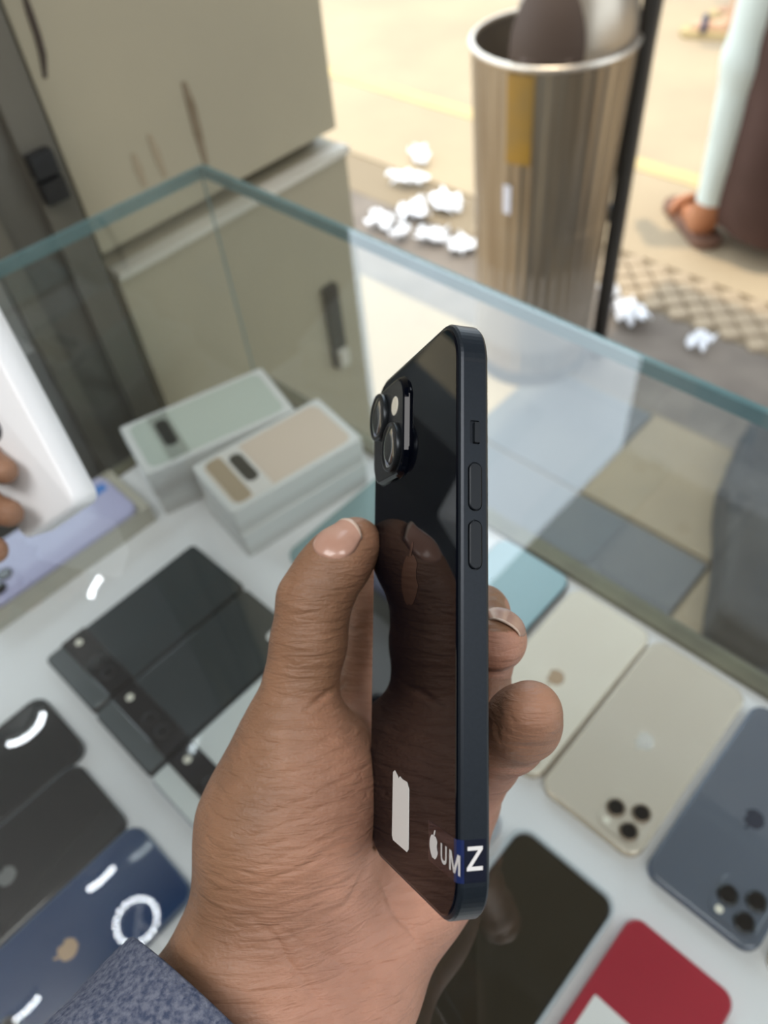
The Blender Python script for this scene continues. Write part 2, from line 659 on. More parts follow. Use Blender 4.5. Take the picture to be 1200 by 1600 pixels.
# lower half of the cream panel stands proud below the dark slot
pl = mesh('lower_panel', *box(SW, SW + 0.012, t_split + 0.001, t_end2, 0, zl - 0.012), M['cream'], wall)
mesh('panel_ledge', *box(SW, SW + 0.018, t_split + 0.001, t_end2 + 0.002, zl - 0.012, zl - 0.004), M['ledge'], wall)
wall_strip('rust_streak', [(286, 128), (298, 165), (308, 205), (322, 258)], 0.010, 0.001, M['stain'])
wall_strip('rust_streak', [(232, 210), (244, 240), (258, 276)], 0.009, 0.001, M['stain_light'])
wall_strip('rust_streak', [(207, 240), (216, 264), (227, 292)], 0.009, 0.001, M['stain_light'])
wall_strip('wall_crack', [(33, -20), (46, 20), (58, 55), (66, 85), (70, 122)], 0.006, 0.0015, M['slot'])
# dark latch on the lower panel, seen through the glass
tl, zl2 = on_s(510, 445, SW + 0.012)
tl2, zl3 = on_s(522, 572, SW + 0.012)
lt = mesh('latch', *box(SW + 0.012, SW + 0.022, tl - 0.011, tl + 0.011, zl3, zl2), M['black_plastic'], wall)
mesh('latch_knob', *box(SW + 0.022, SW + 0.030, tl - 0.008, tl + 0.008, zl3 + 0.004, zl3 + 0.03), M['ledge'], lt)

t_pil = on_s(-6, 440, SW)[0]
# unseen gap added between two wall pieces, giving the phone back a bright reflection
tag(mesh('wall_added_upper', *box(SW - 0.10, SW + 0.012, -0.75, t_pil, 1.0, 2.40), M['shop_wall'], mw=CASE), kind='structure')
tag(mesh('wall_added_lower', *box(SW - 0.10, SW + 0.012, -0.75, t_pil, 0, 0.803), M['shop_wall'], mw=CASE), kind='structure')  # added piece, its height cuts the bright reflection off lower down
tag(mesh('wall_side', *box(SW - 0.10, SW + 0.012, -2.2, -0.75, 0, 2.40), M['shop_wall'], mw=CASE), kind='structure')
# dark pillar with a trim pipe and a black bracket
pil = mesh('wall_pillar', *join(box(SW - 0.10, SW + 0.012, t_pil, t_split - 0.012, 0, 2.40), box(SW - 0.10, SW - 0.035, t_split - 0.012, t_split, 0, 2.40)), M['pillar'], mw=CASE)
tag(pil, kind='structure')
mesh('trim_strip', *box(SW + 0.012, SW + 0.022, t_split - 0.045, t_split - 0.012, 0, 2.40), M['pillar_trim'], pil)
mesh('trim_strip', *box(SW + 0.012, SW + 0.018, t_split - 0.105, t_split - 0.085, 0, 2.40), M['pillar_trim'], pil)
for (x, y) in ((58, 252), (76, 292)):
    t_, z_ = on_s(x, y, SW + 0.02)
    mesh('bracket', *box(SW + 0.018, SW + 0.034, t_ - 0.011, t_ + 0.011, z_ - 0.010, z_ + 0.010), M['black_plastic'], pil)

# far building, its mirror image shows in the glass
M['facade'] = mat('facade', (0.16, 0.15, 0.14), 0.8, noise=(1.5, (0.11, 0.10, 0.10), 0.8))
bld = empty('building')
tag(bld, 'dark weathered building across the street', 'building')
pb = np.array([math.sin(math.radians(24.6)), math.cos(math.radians(24.6))]) * 9.5
mesh('facade_wall', *box(0, 14, 0, 4, 0, 11), M['facade'], bld)
M['window_dark'] = mat('window_dark', (0.04, 0.05, 0.06), 0.15)
for i in range(6):
    for j in range(3):
        wn = mesh('window', *box(0.8 + i * 2.1, 1.9 + i * 2.1, -0.05, 0.02, 1.6 + j * 3.0, 3.0 + j * 3.0), M['facade'], bld)
        mesh('pane', *box(0.88 + i * 2.1, 1.82 + i * 2.1, -0.06, -0.05, 1.68 + j * 3.0, 2.92 + j * 3.0), M['window_dark'], wn)
bld.matrix_world = Matrix.Translation((pb[0], pb[1], 0)) @ Matrix.Rotation(TH + 0.15, 4, 'Z')

# ================================================================== DISPLAY COUNTER
cnt = empty('display_counter', Matrix.Identity(4))
cnt.matrix_world = CASE
tag(cnt, 'glass topped display counter with white shelf and teal glass edges', 'counter')
mesh('shelf', *box(SL + 0.004, SR, TB, TF - 0.006, ZS - 0.02, ZS), M['white_board'], cnt)
mesh('front_rim', *box(SL - 0.004, SR, TF - 0.006, TF + 0.010, ZS - 0.024, ZS + 0.006), M['rim'], cnt)
mesh('side_rim', *box(SL - 0.008, SL + 0.004, TB, TF - 0.006, ZS - 0.024, ZS + 0.004), M['rim'], cnt)
mesh('cabinet_body', *box(SL + 0.006, SR, TB, TF - 0.008, 0.0, ZS - 0.02), M['counter_side'], cnt)
# glass top: clear face and teal edges
c0 = at_z(315, 258, ZG)
cl = at_z(0, 410, ZG)
cr = at_z(1195, 640, ZG)
inv = CASE.inverted()
c0, cl, cr = (inv @ c0), (inv @ cl), (inv @ cr)
dl = (cl - c0).normalized()
dr = (cr - c0).normalized()
A_ = c0
B_ = c0 + dr * (SR - SL)
D_ = c0 + dl * 0.69
C_ = B_ + dl * 0.69
TOPT = 0.010
mesh('glass_top', [(p.x, p.y, ZG) for p in (A_, D_, C_, B_)], [(0, 1, 2, 3)], M['glass'], cnt)


def edge_strip(p, q, w=0.0025):
    dn = (q - p).normalized()
    nn = Vector((-dn.y, dn.x, 0)) * w
    loops = []
    v = []
    for e in (p, q):
        for (o_, z_) in ((-1, ZG - TOPT), (1, ZG - TOPT), (1, ZG - 0.0002), (-1, ZG - 0.0002)):
            v.append((e.x + nn.x * o_, e.y + nn.y * o_, z_))
    f = [(0, 1, 5, 4), (1, 2, 6, 5), (2, 3, 7, 6), (3, 0, 4, 7), (3, 2, 1, 0), (4, 5, 6, 7)]
    return mesh('glass_edge', v, f, M['glass_edge'], cnt)


for p, q in ((A_, B_), (A_, D_), (B_, C_), (D_, C_)):
    edge_strip(p, q)
mesh('front_pane', [(SL, TF, ZS + 0.006), (SR, TF, ZS + 0.006), (SR, TF, ZG - TOPT), (SL, TF, ZG - TOPT)], [(0, 1, 2, 3)], M['pane'], cnt)
mesh('side_pane', [(SL, TB, ZS + 0.004), (SL, TF, ZS + 0.004), (SL, TF, ZG - TOPT), (SL, TB, ZG - TOPT)], [(0, 1, 2, 3)], M['pane'], cnt)
mesh('right_pane', [(SR, TB, ZS + 0.004), (SR, TF, ZS + 0.004), (SR, TF, ZG - TOPT), (SR, TB, ZG - TOPT)], [(0, 1, 2, 3)], M['pane'], cnt)
mesh('corner_joint', *box(SL - 0.0007, SL + 0.0007, TF - 0.0007, TF + 0.0007, ZS + 0.006, ZG - TOPT), M['glass_edge'], cnt)


# ================================================================== PHONES ON THE SHELF
def gloss(name, col, rough=0.12, col2=None):
    return mat(name, col, rough, 0.0, 0.5, 0.6, noise=(14, col2, 0.5) if col2 else None)


M['lens'] = mat('lens_glass', (0.01, 0.01, 0.012), 0.05, coat=1.0)
M['steel_ring'] = mat('steel_ring', (0.55, 0.52, 0.46), 0.25, 0.9)
M['dark_ring'] = mat('dark_ring', (0.03, 0.035, 0.04), 0.3, 0.6)
M['gold_ring'] = mat('gold_ring', (0.22, 0.17, 0.12), 0.35, 0.4)
M['flash'] = mat('flash_led', (0.85, 0.82, 0.70), 0.3)


def apple_shape(h):
    """apple emblem outline: body with a bite and a leaf; height h in all"""
    pts = []
    n = 48
    for i in range(n):
        a = 2 * math.pi * i / n
        x, y = math.cos(a), math.sin(a)
        r = 1.0
        r *= 1 - 0.16 * math.exp(-((a - math.pi / 2) / 0.28) ** 2)            # dip at the top
        r *= 1 - 0.10 * math.exp(-((a - 3 * math.pi / 2) / 0.22) ** 2)         # dip at the bottom
        px_, py_ = x * r * 0.42, y * r * 0.44 - 0.09
        if py_ < -0.2:
            px_ *= 1 - 0.5 * (-0.2 - py_)
        # bite on the right
        bx, by, br = 0.50, 0.0, 0.20
        dd = math.hypot(px_ - bx, py_ - by)
        if dd < br:
            px_ = bx - math.sqrt(max(br * br - (py_ - by) ** 2, 0))
        pts.append((px_ * h, py_ * h))
    leaf = []
    for i in range(14):
        a = math.pi * i / 7
        u, w_ = math.cos(a) * 0.15, math.sin(a) * 0.055
        cx, cy = 0.06, 0.40
        an = math.radians(58)
        leaf.append(((cx + u * math.cos(an) - w_ * math.sin(an)) * h, (cy + u * math.sin(an) + w_ * math.cos(an)) * h))
    return pts, leaf


def flat_emblem(name, h, z, th, m, parent, cx=0, cy=0, sx=1):
    a, b = apple_shape(h)
    parts = []
    for pts in (a, b):
        n = len(pts)
        v = [(cx + x * sx, cy + y, z) for x, y in pts] + [(cx + x * sx, cy + y, z + th) for x, y in pts]
        f = [tuple(range(n - 1, -1, -1)), tuple(range(n, 2 * n))] + [(i, (i + 1) % n, n + (i + 1) % n, n + i) for i in range(n)]
        parts.append((v, f))
    v, f = join(*parts)
    return mesh(name, v, f, m, parent)


def lens(parent, cx, cy, z, r, ring, hgt=0.0012):
    a = mesh('lens_ring', *cyl(r, z, z + hgt, 0.0003, 24, cx, cy), ring, parent, True)
    mesh('lens_glass', *cyl(r * 0.78, z + hgt, z + hgt + 0.00015, 0, 24, cx, cy), M['lens'], a)
    return a


def shelf_phone(name, label, cat, s, t, w, l, th, r, body, back, cam_='triple', logo=None, z=ZS, extra=0.0, group=None, ring=None, clear_case=False):
    e = empty(name, case_frame(s, t, z, True, extra))
    tag(e, label, cat, group)
    b = 0.0012
    mesh('frame', *slab(w, l, r, bev(0, th - 0.0006, b)), body, e, True)
    mesh('back_panel', *slab(w - 0.0022, l - 0.0022, r - 0.001, [(0, th - 0.0012), (0, th - 0.0002), (0.0006, th)]), back, e)
    ring = ring or M['dark_ring']
    if cam_ in ('triple', 'dual'):
        q = 0.031 if cam_ == 'triple' else 0.028
        cx, cy = -w / 2 + q / 2 + 0.005, l / 2 - q / 2 - 0.005
        p = mesh('camera_plate', *slab(q, q, 0.008, [(0, th - 0.0002), (0, th + 0.0006), (0.0008, th + 0.0012)], 6, cx, cy), back, e)
        zz = th + 0.0012
        pos = [(-0.007, 0.0075), (-0.007, -0.0085), (0.008, -0.0005)] if cam_ == 'triple' else [(-0.0055, 0.0055), (0.0055, -0.0055)]
        for (x, y) in pos:
            lens(p, cx + x, cy + y, zz, 0.0068, ring)
        mesh('flash', *cyl(0.0026, zz, zz + 0.0002, 0, 16, cx + 0.008, cy + (0.0105 if cam_ == 'triple' else 0.007)), M['flash'], p)
    elif cam_ == 'bar':
        p = mesh('camera_bar', *slab(w - 0.001, 0.023, 0.001, [(0, th - 0.001), (0, th + 0.0015), (0.0006, th + 0.002)], 3, 0, l / 2 - 0.028), M['lens'], e)
        mesh('flash', *cyl(0.0032, th + 0.002, th + 0.0022, 0, 16, w / 2 - 0.011, l / 2 - 0.028), M['flash'], p)
        lens(p, -w / 2 + 0.020, l / 2 - 0.028, th + 0.002, 0.006, M['black_plastic'], 0.0003)
        lens(p, -w / 2 + 0.036, l / 2 - 0.028, th + 0.002, 0.006, M['black_plastic'], 0.0003)
    if logo:
        flat_emblem('logo', 0.016, th, 0.00012, logo, e, 0, 0.004)
    if clear_case:
        c = 0.0022
        outer = [(x, y, 0.0003) for x, y in rr(w + 2 * c, l + 2 * c, r + c)]
        top = [(x, y, th + 0.0012) for x, y in rr(w + 2 * c, l + 2 * c, r + c)]
        top2 = [(x, y, th + 0.0012) for x, y in rr(w + 0.0002, l + 0.0002, r)]
        inn = [(x, y, 0.0003) for x, y in rr(w + 0.0002, l + 0.0002, r)]
        v, f = loft([outer, top, top2, inn], False, False)
        mesh('clear_case', v, f, M['clear_plastic'], e, True)
    return e


M['clear_plastic'] = mat('clear_plastic', (0.50, 0.55, 0.58), 0.08, coat=0.5)
M['gold_frame'] = mat('gold_frame', (0.70, 0.60, 0.46), 0.25, 0.6)
M['cream_back'] = gloss('cream_back', (0.78, 0.73, 0.62), 0.3, (0.74, 0.68, 0.57))
M['gold_back'] = gloss('gold_back', (0.61, 0.555, 0.465), 0.3, (0.59, 0.53, 0.43))
M['blue_back'] = gloss('blue_back', (0.115, 0.135, 0.172), 0.25, (0.10, 0.12, 0.155))
M['blue_frame'] = mat('blue_frame', (0.10, 0.13, 0.19), 0.3, 0.6)
M['teal_back'] = gloss('teal_back', (0.19, 0.30, 0.31), 0.25, (0.22, 0.34, 0.35))
M['teal2_back'] = gloss('teal2_back', (0.26, 0.42, 0.46), 0.2, (0.30, 0.47, 0.51))
M['graph_back'] = gloss('graphite_back', (0.020, 0.021, 0.022), 0.15)
M['black_body'] = mat('black_body', (0.012, 0.012, 0.013), 0.3)
M['slate_back'] = gloss('slate_back', (0.040, 0.050, 0.054), 0.15)
M['slate_top'] = gloss('slate_top', (0.10, 0.115, 0.12), 0.2)
M['white_back'] = gloss('white_back', (0.70, 0.74, 0.72), 0.2)
M['navy_back'] = gloss('navy_back', (0.010, 0.040, 0.115), 0.2, (0.012, 0.05, 0.14))
M['bronze_back'] = gloss('bronze_back', (0.030, 0.025, 0.017), 0.06)
M['olive_back'] = gloss('olive_back', (0.16, 0.14, 0.11), 0.25)
M['red_back'] = gloss('red_back', (0.40, 0.025, 0.045), 0.3, (0.36, 0.02, 0.04))
M['grey_back'] = gloss('grey_back', (0.36, 0.40, 0.44), 0.3)
M['lav_back'] = gloss('lavender_back', (0.47, 0.47, 0.68), 0.25)
M['sticker'] = mat('white_sticker', (0.80, 0.80, 0.78), 0.6)
M['yellow_print'] = mat('yellow_print', (0.75, 0.68, 0.05), 0.6)
M['dark_logo'] = mat('dark_logo', (0.05, 0.06, 0.09), 0.15, 0.5)
M['gold_logo'] = mat('gold_logo', (0.50, 0.36, 0.24), 0.25, 0.4)
M['pale_logo'] = mat('pale_logo', (0.72, 0.72, 0.68), 0.15, 0.4)
M['grey_logo'] = mat('grey_logo', (0.30, 0.31, 0.31), 0.2, 0.6)
M['teal_logo'] = mat('teal_logo', (0.34, 0.50, 0.54), 0.15, 0.4)

PL, PW, PT = 0.158, 0.0778, 0.0081
shelf_phone('smartphone', 'ivory smartphone with faint tan logo, beside the gold one', 'phone', -0.1345, 0.278, 0.0735, PL, PT, 0.011, M['gold_frame'], M['cream_back'], 'triple', M['gold_logo'], ring=M['gold_ring'])
shelf_phone('smartphone', 'gold smartphone with three lenses and bright pale logo', 'phone', -0.0565, 0.277, PW, PL, PT, 0.011, M['gold_frame'], M['gold_back'], 'triple', M['pale_logo'], ring=M['gold_ring'])
shelf_phone('smartphone', 'slate blue smartphone with three lenses next to the gold one', 'phone', 0.0265, 0.276, 0.076, PL, PT, 0.010, M['blue_frame'], M['blue_back'], 'triple', M['dark_logo'])
shelf_phone('smartphone', 'olive brown smartphone at the end of row beside slate blue one', 'phone', 0.107, 0.277, 0.0745, PL, PT, 0.011, M['gold_frame'], M['olive_back'], 'triple', M['dark_logo'])
shelf_phone('smartphone', 'light teal smartphone beside the ivory one, at the front glass', 'phone', -0.2135, 0.286, 0.0745, 0.150, 0.008, 0.011, M['black_body'], M['teal2_back'], 'dual', M['teal_logo'])
shelf_phone('smartphone', 'muted sage teal smartphone beside the stacked white boxes', 'phone', -0.352, 0.292, 0.0745, 0.142, 0.008, 0.011, M['teal_back'], M['teal_back'], 'dual', M['teal_logo'])
x = -0.4275
for i, (lab, back, top) in enumerate((('slate black smartphone with camera bar, beside the lavender phone box', M['slate_back'], M['slate_top']),
                                      ('slate black smartphone with camera bar and small white yellow tag', M['slate_back'], M['slate_top']),
                                      ('white smartphone with black camera bar lying beside two black ones', M['white_back'], M['white_back']))):
    s_ = -0.4275 + i * 0.0765
    e = shelf_phone('smartphone', lab, 'phone', s_, 0.0955 - i * 0.001, 0.0745, PL, 0.0085, 0.005, M['black_body'] if i < 2 else M['grey_back'], back, 'bar')
    mesh('top_strip', *slab(0.0715, 0.0155, 0.003, [(0, 0.0085), (0.0003, 0.0087)], 3, 0, PL / 2 - 0.0092), top, e)
    if i == 1:
        tg = mesh('price_tag', *slab(0.014, 0.018, 0.004, [(0, 0.0087), (0, 0.0090)], 4, -0.021, -0.066), M['sticker'], e)
        mesh('tag_print', *slab(0.006, 0.012, 0.002, [(0, 0.0090), (0, 0.0092)], 3, -0.024, -0.066), M['yellow_print'], tg)
shelf_phone('smartphone', 'plain black smartphone, outer one of the black pair', 'phone', -0.4045, -0.079, 0.071, 0.152, 0.008, 0.011, M['black_body'], M['graph_back'], 'triple', None)
shelf_phone('smartphone', 'black smartphone with grey logo beside the navy one', 'phone', -0.332, -0.091, 0.072, 0.154, 0.008, 0.011, M['black_body'], M['graph_back'], 'triple', M['grey_logo'])
shelf_phone('smartphone', 'navy blue smartphone with gold logo beside the sleeve', 'phone', -0.2595, -0.0865, 0.0715, 0.152, 0.008, 0.011, M['blue_frame'], M['navy_back'], 'dual', M['gold_logo'])
shelf_phone('smartphone', 'pale grey smartphone partly under the palm, beside glossy black one', 'phone', -0.133, 0.088, 0.073, 0.152, 0.008, 0.011, M['grey_back'], M['grey_back'], 'dual', None)
shelf_phone('smartphone', 'glossy bronze black smartphone in clear case beside the red one', 'phone', -0.0495, 0.0885, 0.074, 0.157, 0.008, 0.010, M['black_body'], M['bronze_back'], 'dual', None, clear_case=True)
e = shelf_phone('smartphone', 'red smartphone with a white paper sticker', 'phone', 0.0325, 0.0955, 0.0705, 0.150, 0.008, 0.009, M['red_back'], M['red_back'], 'dual', None)
mesh('paper_sticker', *slab(0.040, 0.030, 0.001, [(0, 0.0080), (0, 0.0083)], 3, 0.008, -0.006), M['sticker'], e)
shelf_phone('smartphone', 'black smartphone in clear case on far side of red one', 'phone', 0.110, 0.082, 0.072, 0.150, 0.008, 0.010, M['black_body'], M['graph_back'], 'dual', None, clear_case=True)

# ------------------------------------------------------------------ boxes
M['box_white'] = mat('box_white', (0.66, 0.67, 0.65), 0.4)
M['box_side'] = mat('box_side', (0.58, 0.58, 0.56), 0.45)
M['box_beige'] = mat('box_beige', (0.50, 0.48, 0.40), 0.5)
M['print_green'] = mat('print_green', (0.50, 0.56, 0.50), 0.25, coat=0.4)
M['print_green_dark'] = mat('print_green_dark', (0.30, 0.33, 0.29), 0.3)
M['print_peach'] = mat('print_peach', (0.66, 0.55, 0.45), 0.25, coat=0.4)
M['print_bronze'] = mat('print_bronze', (0.52, 0.42, 0.30), 0.25, 0.4)
M['print_black'] = mat('print_black', (0.03, 0.032, 0.03), 0.3)
M['print_pale'] = mat('print_pale', (0.68, 0.66, 0.62), 0.3)
BH = 0.031


def phone_box(label, s, t, z, w, l, extra, pic=None, group=None):
    e = empty('phone_box', case_frame(s, t, z, True, extra))
    tag(e, label, 'box', group)
    mesh('box_base', *slab(w - 0.0012, l - 0.0012, 0.002, bev(0, BH * 0.36, 0.0006), 3), M['box_side'], e)
    mesh('box_lid', *slab(w, l, 0.0025, bev(BH * 0.38, BH, 0.0009), 3), M['box_white'], e)
    if pic:
        a, b, c = pic
        p = mesh('phone_picture', *slab(w - 0.010, l - 0.014, 0.009, [(0, BH), (0.0002, BH + 0.0003)]), a, e)
        mesh('picture_top', *slab(0.062, 0.017, 0.006, [(0, BH + 0.0003), (0, BH + 0.0005)], 5, 0, l / 2 - 0.0175), b, p)
        q = mesh('picture_bar', *slab(w - 0.010, 0.020, 0.001, [(0, BH + 0.0004), (0, BH + 0.0006)], 3, 0, l / 2 - 0.036), c, p)
        mesh('picture_camera', *slab(0.040, 0.013, 0.006, [(0, BH + 0.0006), (0, BH + 0.0008)], 5, 0.004, l / 2 - 0.036), M['print_black'], q)
    return e


ztop = ZS + 2 * BH
hb = ztop


def box_at(pa, pb, w, side):
    """centre, length and turn of a box from the two top corners of one long edge"""
    a_ = np.array(st_of(*pa, ztop))
    b_ = np.array(st_of(*pb, ztop))
    d_ = b_ - a_
    L_ = float(np.linalg.norm(d_))
    d_ /= L_
    n_ = np.array([d_[1], -d_[0]]) * side
    c_ = (a_ + b_) / 2 + n_ * w / 2
    return c_, L_, math.atan2(-d_[0], d_[1])


c1, L1, r1 = box_at((186, 668), (408, 574), 0.077, 1)
c2, L2, r2 = box_at((362, 803), (566, 684), 0.074, -1)
phone_box('white phone box with pale green phone picture on top of the stack', c1[0], c1[1], ZS + BH, 0.077, L1, r1, (M['print_green'], M['print_green'], M['print_green_dark']))
phone_box('white phone box with peach phone picture on top of the stack', c2[0], c2[1], ZS + BH, 0.074, L2, r2, (M['print_peach'], M['print_bronze'], M['print_pale']))
phone_box('plain white phone box under the one with green picture', c1[0] - 0.002, c1[1] + 0.003, ZS, 0.076, L1, r1)
phone_box('plain white phone box under the one with peach picture', c2[0] + 0.002, c2[1], ZS, 0.073, L2, r2 + 0.02)

# beige box with a lavender phone lying on it
sl_, tl_ = st_of(272, 792, ZS + 0.004)
e = empty('phone_box', case_frame(-0.5605, 0.0875, ZS, True, -0.03))
tag(e, 'beige open phone box carrying the lavender phone', 'box')
mesh('box_base', *slab(0.072, 0.172, 0.002, bev(0, 0.018, 0.0008), 3), M['box_beige'], e)
v, f = loft([[(x, y, 0.018) for x, y in rr(0.072, 0.172, 0.002, 3)], [(x, y, 0.022) for x, y in rr(0.072, 0.172, 0.002, 3)],
             [(x, y, 0.022) for x, y in rr(0.069, 0.169, 0.002, 3)], [(x, y, 0.018) for x, y in rr(0.069, 0.169, 0.002, 3)]], False, False)
mesh('box_rim', v, f, M['box_beige'], e)
e = shelf_phone('smartphone', 'lavender smartphone with blue sticker lying on the beige box', 'phone', -0.5600, 0.0885, 0.066, 0.150, 0.008, 0.010, M['lav_back'], M['lav_back'], 'dual', None, z=ZS + 0.0181, extra=-0.03)
M['blue_sticker'] = mat('blue_sticker', (0.06, 0.22, 0.62), 0.4)
mesh('blue_sticker', *slab(0.011, 0.014, 0.003, [(0, 0.008), (0, 0.0083)], 4, 0.016, -0.062), M['blue_sticker'], e)


# ================================================================== RING LAMPS (their mirror images show in the glass)
M['led'] = emit_mat('led_glow', (0.88, 0.95, 1.0), 30.0)
M['lamp_white'] = mat('lamp_white', (0.8, 0.8, 0.8), 0.4)
sv, sf = lathe([(0.0008, -0.003), (0.0026, -0.002), (0.0032, 0.0), (0.0026, 0.002), (0.0008, 0.003)], 10)
led_me = bpy.data.meshes.new('led_bulb_offscreen')
led_me.from_pydata(sv, [], sf)
led_me.materials.append(M['led'])


def ring_lamp(label, mw, R, a0, a1, n, hang=None):
    e = empty('ring_lamp_offscreen', mw)
    tag(e, label, 'lamp')
    pts = []
    for i in range(25):
        a = math.radians(a0 + (a1 - a0) * i / 24)
        pts.append((R * math.cos(a), R * math.sin(a), 0))
    mesh('lamp_ring', *tube(pts, 0.005, 8), M['lamp_white'], e, True)
    if hang:
        mesh('hanger', *box(-0.003, 0.003, -R, R, -0.006, -0.001), M['lamp_white'], e)
        mesh('hanging_rod', *box(-0.003, 0.003, -0.003, 0.003, -hang, -0.004), M['lamp_white'], e)
    for i in range(n):
        a = math.radians(a0 + (a1 - a0) * (i + 0.5) / n)
        o = obj('led_bulb_offscreen', led_me, e)
        o.location = (R * math.cos(a), R * math.sin(a), 0.006)


def mirror_point(px, py, s=None, z=None):
    """where the mirror image at this pixel of the glass top really stands: on wall plane s or height z"""
    p = np.array(at_z(px, py, ZG))
    r = ray(px, py)
    r = r / np.linalg.norm(r)
    r[2] = -r[2]
    if z is not None:
        k = (z - p[2]) / r[2]
    else:
        k = (s - (p[0] * E1[0] + p[1] * E1[1])) / (r[0] * E1[0] + r[1] * E1[1])
    return Vector((p + r * k).tolist())


p = mirror_point(215, 1440, z=2.10)
ring_lamp('round ring of white LED bulbs hanging from the canopy', Matrix.Translation(p) @ Matrix.Rotation(math.pi, 4, 'X'), 0.036, 0, 360, 18, 0.30)
for (px, py, R, a0, a1, n, lab) in ((28, 1128, 0.030, 20, 150, 9, 'crescent of nine LED bulbs on the grey side wall'),
                                    (145, 1356, 0.045, 60, 130, 7, 'arc of seven LED bulbs high on the grey side wall'),
                                    (22, 1565, 0.05, 60, 120, 6, 'arc of six LED bulbs near the top of grey side wall'),
                                    (172, 915, 0.03, 200, 260, 4, 'tiny arc of four LED bulbs on the side wall beside the pillar')):
    p = mirror_point(px, py, s=SW + 0.016)
    mwm = frame(p, (E2[0], E2[1], 0), (0, 0, 1))
    ring_lamp(lab, mwm, R, a0, a1, n)

# ================================================================== THE HELD PHONE
def rod(v):
    v = np.array(v)
    t = np.linalg.norm(v)
    k = v / t
    K = np.array([[0, -k[2], k[1]], [k[2], 0, -k[0]], [-k[1], k[0], 0]])
    return np.eye(3) + math.sin(t) * K + (1 - math.cos(t)) * K @ K


RP = rod([-2.62592462, 0.11001885, 1.92483451])
TP = np.array([0.017987404, 0.022582002, 0.184225888])
HW, HL, HT = 0.0715, 0.1467, 0.00765
# local frame centred on the phone: x to the near edge, y to the top, z out of the back
RW = MC @ RP
cen = C0 + MC @ (RP @ np.array([-HW / 2, 0, 0]) + TP)
pm = Matrix.Identity(4)
for i in range(3):
    for j in range(3):
        pm[i][j] = RW[i, j]
    pm[i][3] = cen[i]
M['midnight_frame'] = mat('midnight_frame', (0.012, 0.018, 0.026), 0.38, 0.35, noise=(1500, (0.016, 0.023, 0.033), 0.6))
M['midnight_glass'] = mat('midnight_glass', (0.0012, 0.002, 0.005), 0.02, coat=0.0, spec=0.23)
M['midnight_plate'] = mat('midnight_plate', (0.022, 0.024, 0.028), 0.22)
M['screen_glass'] = mat('screen_glass', (0.004, 0.004, 0.005), 0.05)
M['lens_front'] = mat('lens_front', (0.03, 0.032, 0.033), 0.06, coat=1.0, spec=0.8)
M['antenna'] = mat('antenna_line', (0.011, 0.016, 0.023), 0.42, 0.3)
M['button'] = mat('button_metal', (0.010, 0.014, 0.019), 0.42, 0.3)
M['gap'] = mat('microphone_black', (0.006, 0.006, 0.006), 0.8)
M['back_logo'] = mat('back_logo', (0.065, 0.04, 0.036), 0.12, 0.7)
hp = empty('smartphone', pm)
tag(hp, 'midnight dark smartphone held upright in the hand', 'phone')
CR = 0.0118
fr = mesh('frame', *slab(HW, HL, CR, [(0.0011, -HT), (0.0004, -HT + 0.0003), (0, -HT + 0.0009), (0, -0.0009), (0.0004, -0.0003), (0.0011, 0)], 14), M['midnight_frame'], hp, False)
mesh('back_glass', *slab(HW - 0.0026, HL - 0.0026, CR - 0.0013, [(0, -0.0006), (0, 0.0001), (0.0002, 0.0003), (0.0005, 0.0004)], 14), M['midnight_glass'], hp)
mesh('screen', *slab(HW - 0.0024, HL - 0.0024, CR - 0.0012, [(0.0003, -HT - 0.0003), (0, -HT), (0, -HT + 0.0004)], 14), M['screen_glass'], hp)
# camera plate at the far top corner
q = 0.0302
cx, cy = -HW / 2 + q / 2 + 0.0045, HL / 2 - q / 2 - 0.0045
z0 = 0.0004
plate = mesh('camera_plate', *slab(q, q, 0.0078, [(-0.0006, z0 - 0.0002), (-0.0003, z0 + 0.0002), (0, z0 + 0.0008), (0.0003, z0 + 0.0013), (0.0009, z0 + 0.0016)], 12, cx, cy), M['midnight_glass'], hp)
mesh('plate_face', *slab(q - 0.0022, q - 0.0022, 0.0068, [(0, z0 + 0.0016), (0, z0 + 0.00165)], 12, cx, cy), M['midnight_plate'], plate)
zz = z0 + 0.00165
for (x, y) in ((-0.0066, 0.0062), (0.0064, -0.0060)):
    X, Y = cx + x, cy + y
    def cl_(prof):
        v, f = lathe(prof, 40)
        return [(a + X, b + Y, c) for a, b, c in v], f
    ringo = mesh('lens_ring', *cl_([(0.0075, zz - 0.0003), (0.0075, zz + 0.0014), (0.0073, zz + 0.0017), (0.0066, zz + 0.0018), (0.0064, zz + 0.0014)]), M['dark_ring'], plate, True)
    mesh('lens_glass', *cl_([(0.0065, zz + 0.0013), (0.0061, zz + 0.0017), (0.0035, zz + 0.0019), (0.0005, zz + 0.00195)]), M['lens_front'], ringo, True)
mesh('flash', *cyl(0.0029, zz - 0.0001, zz + 0.0002, 0.0001, 24, cx + 0.0068, cy + 0.0066), M['flash'], plate)
mesh('microphone_hole', *cyl(0.0008, zz, zz + 0.00005, 0, 12, cx - 0.006, cy - 0.0052), M['gap'], plate)
# side controls on the near edge (plane x = HW/2)
zc = -HT / 2
# heights on the edge measured from the photograph
def edge_y(py):
    yy = np.linspace(-HL / 2, HL / 2, 600)
    P = (RP @ np.stack([np.zeros(600), yy, np.full(600, zc)]) + TP[:, None])
    v_ = P[1] / P[2] * FPX + 800
    return float(np.interp(-py, -v_, yy))


def side_slab(y0, y1, zc_, wz, r_, x0, x1):
    v, f = slab(y1 - y0, wz, r_, [(0, x0), (0, x1)], 6)
    return [(HW / 2 + c, (y0 + y1) / 2 + a, zc_ + b) for a, b, c in v], f


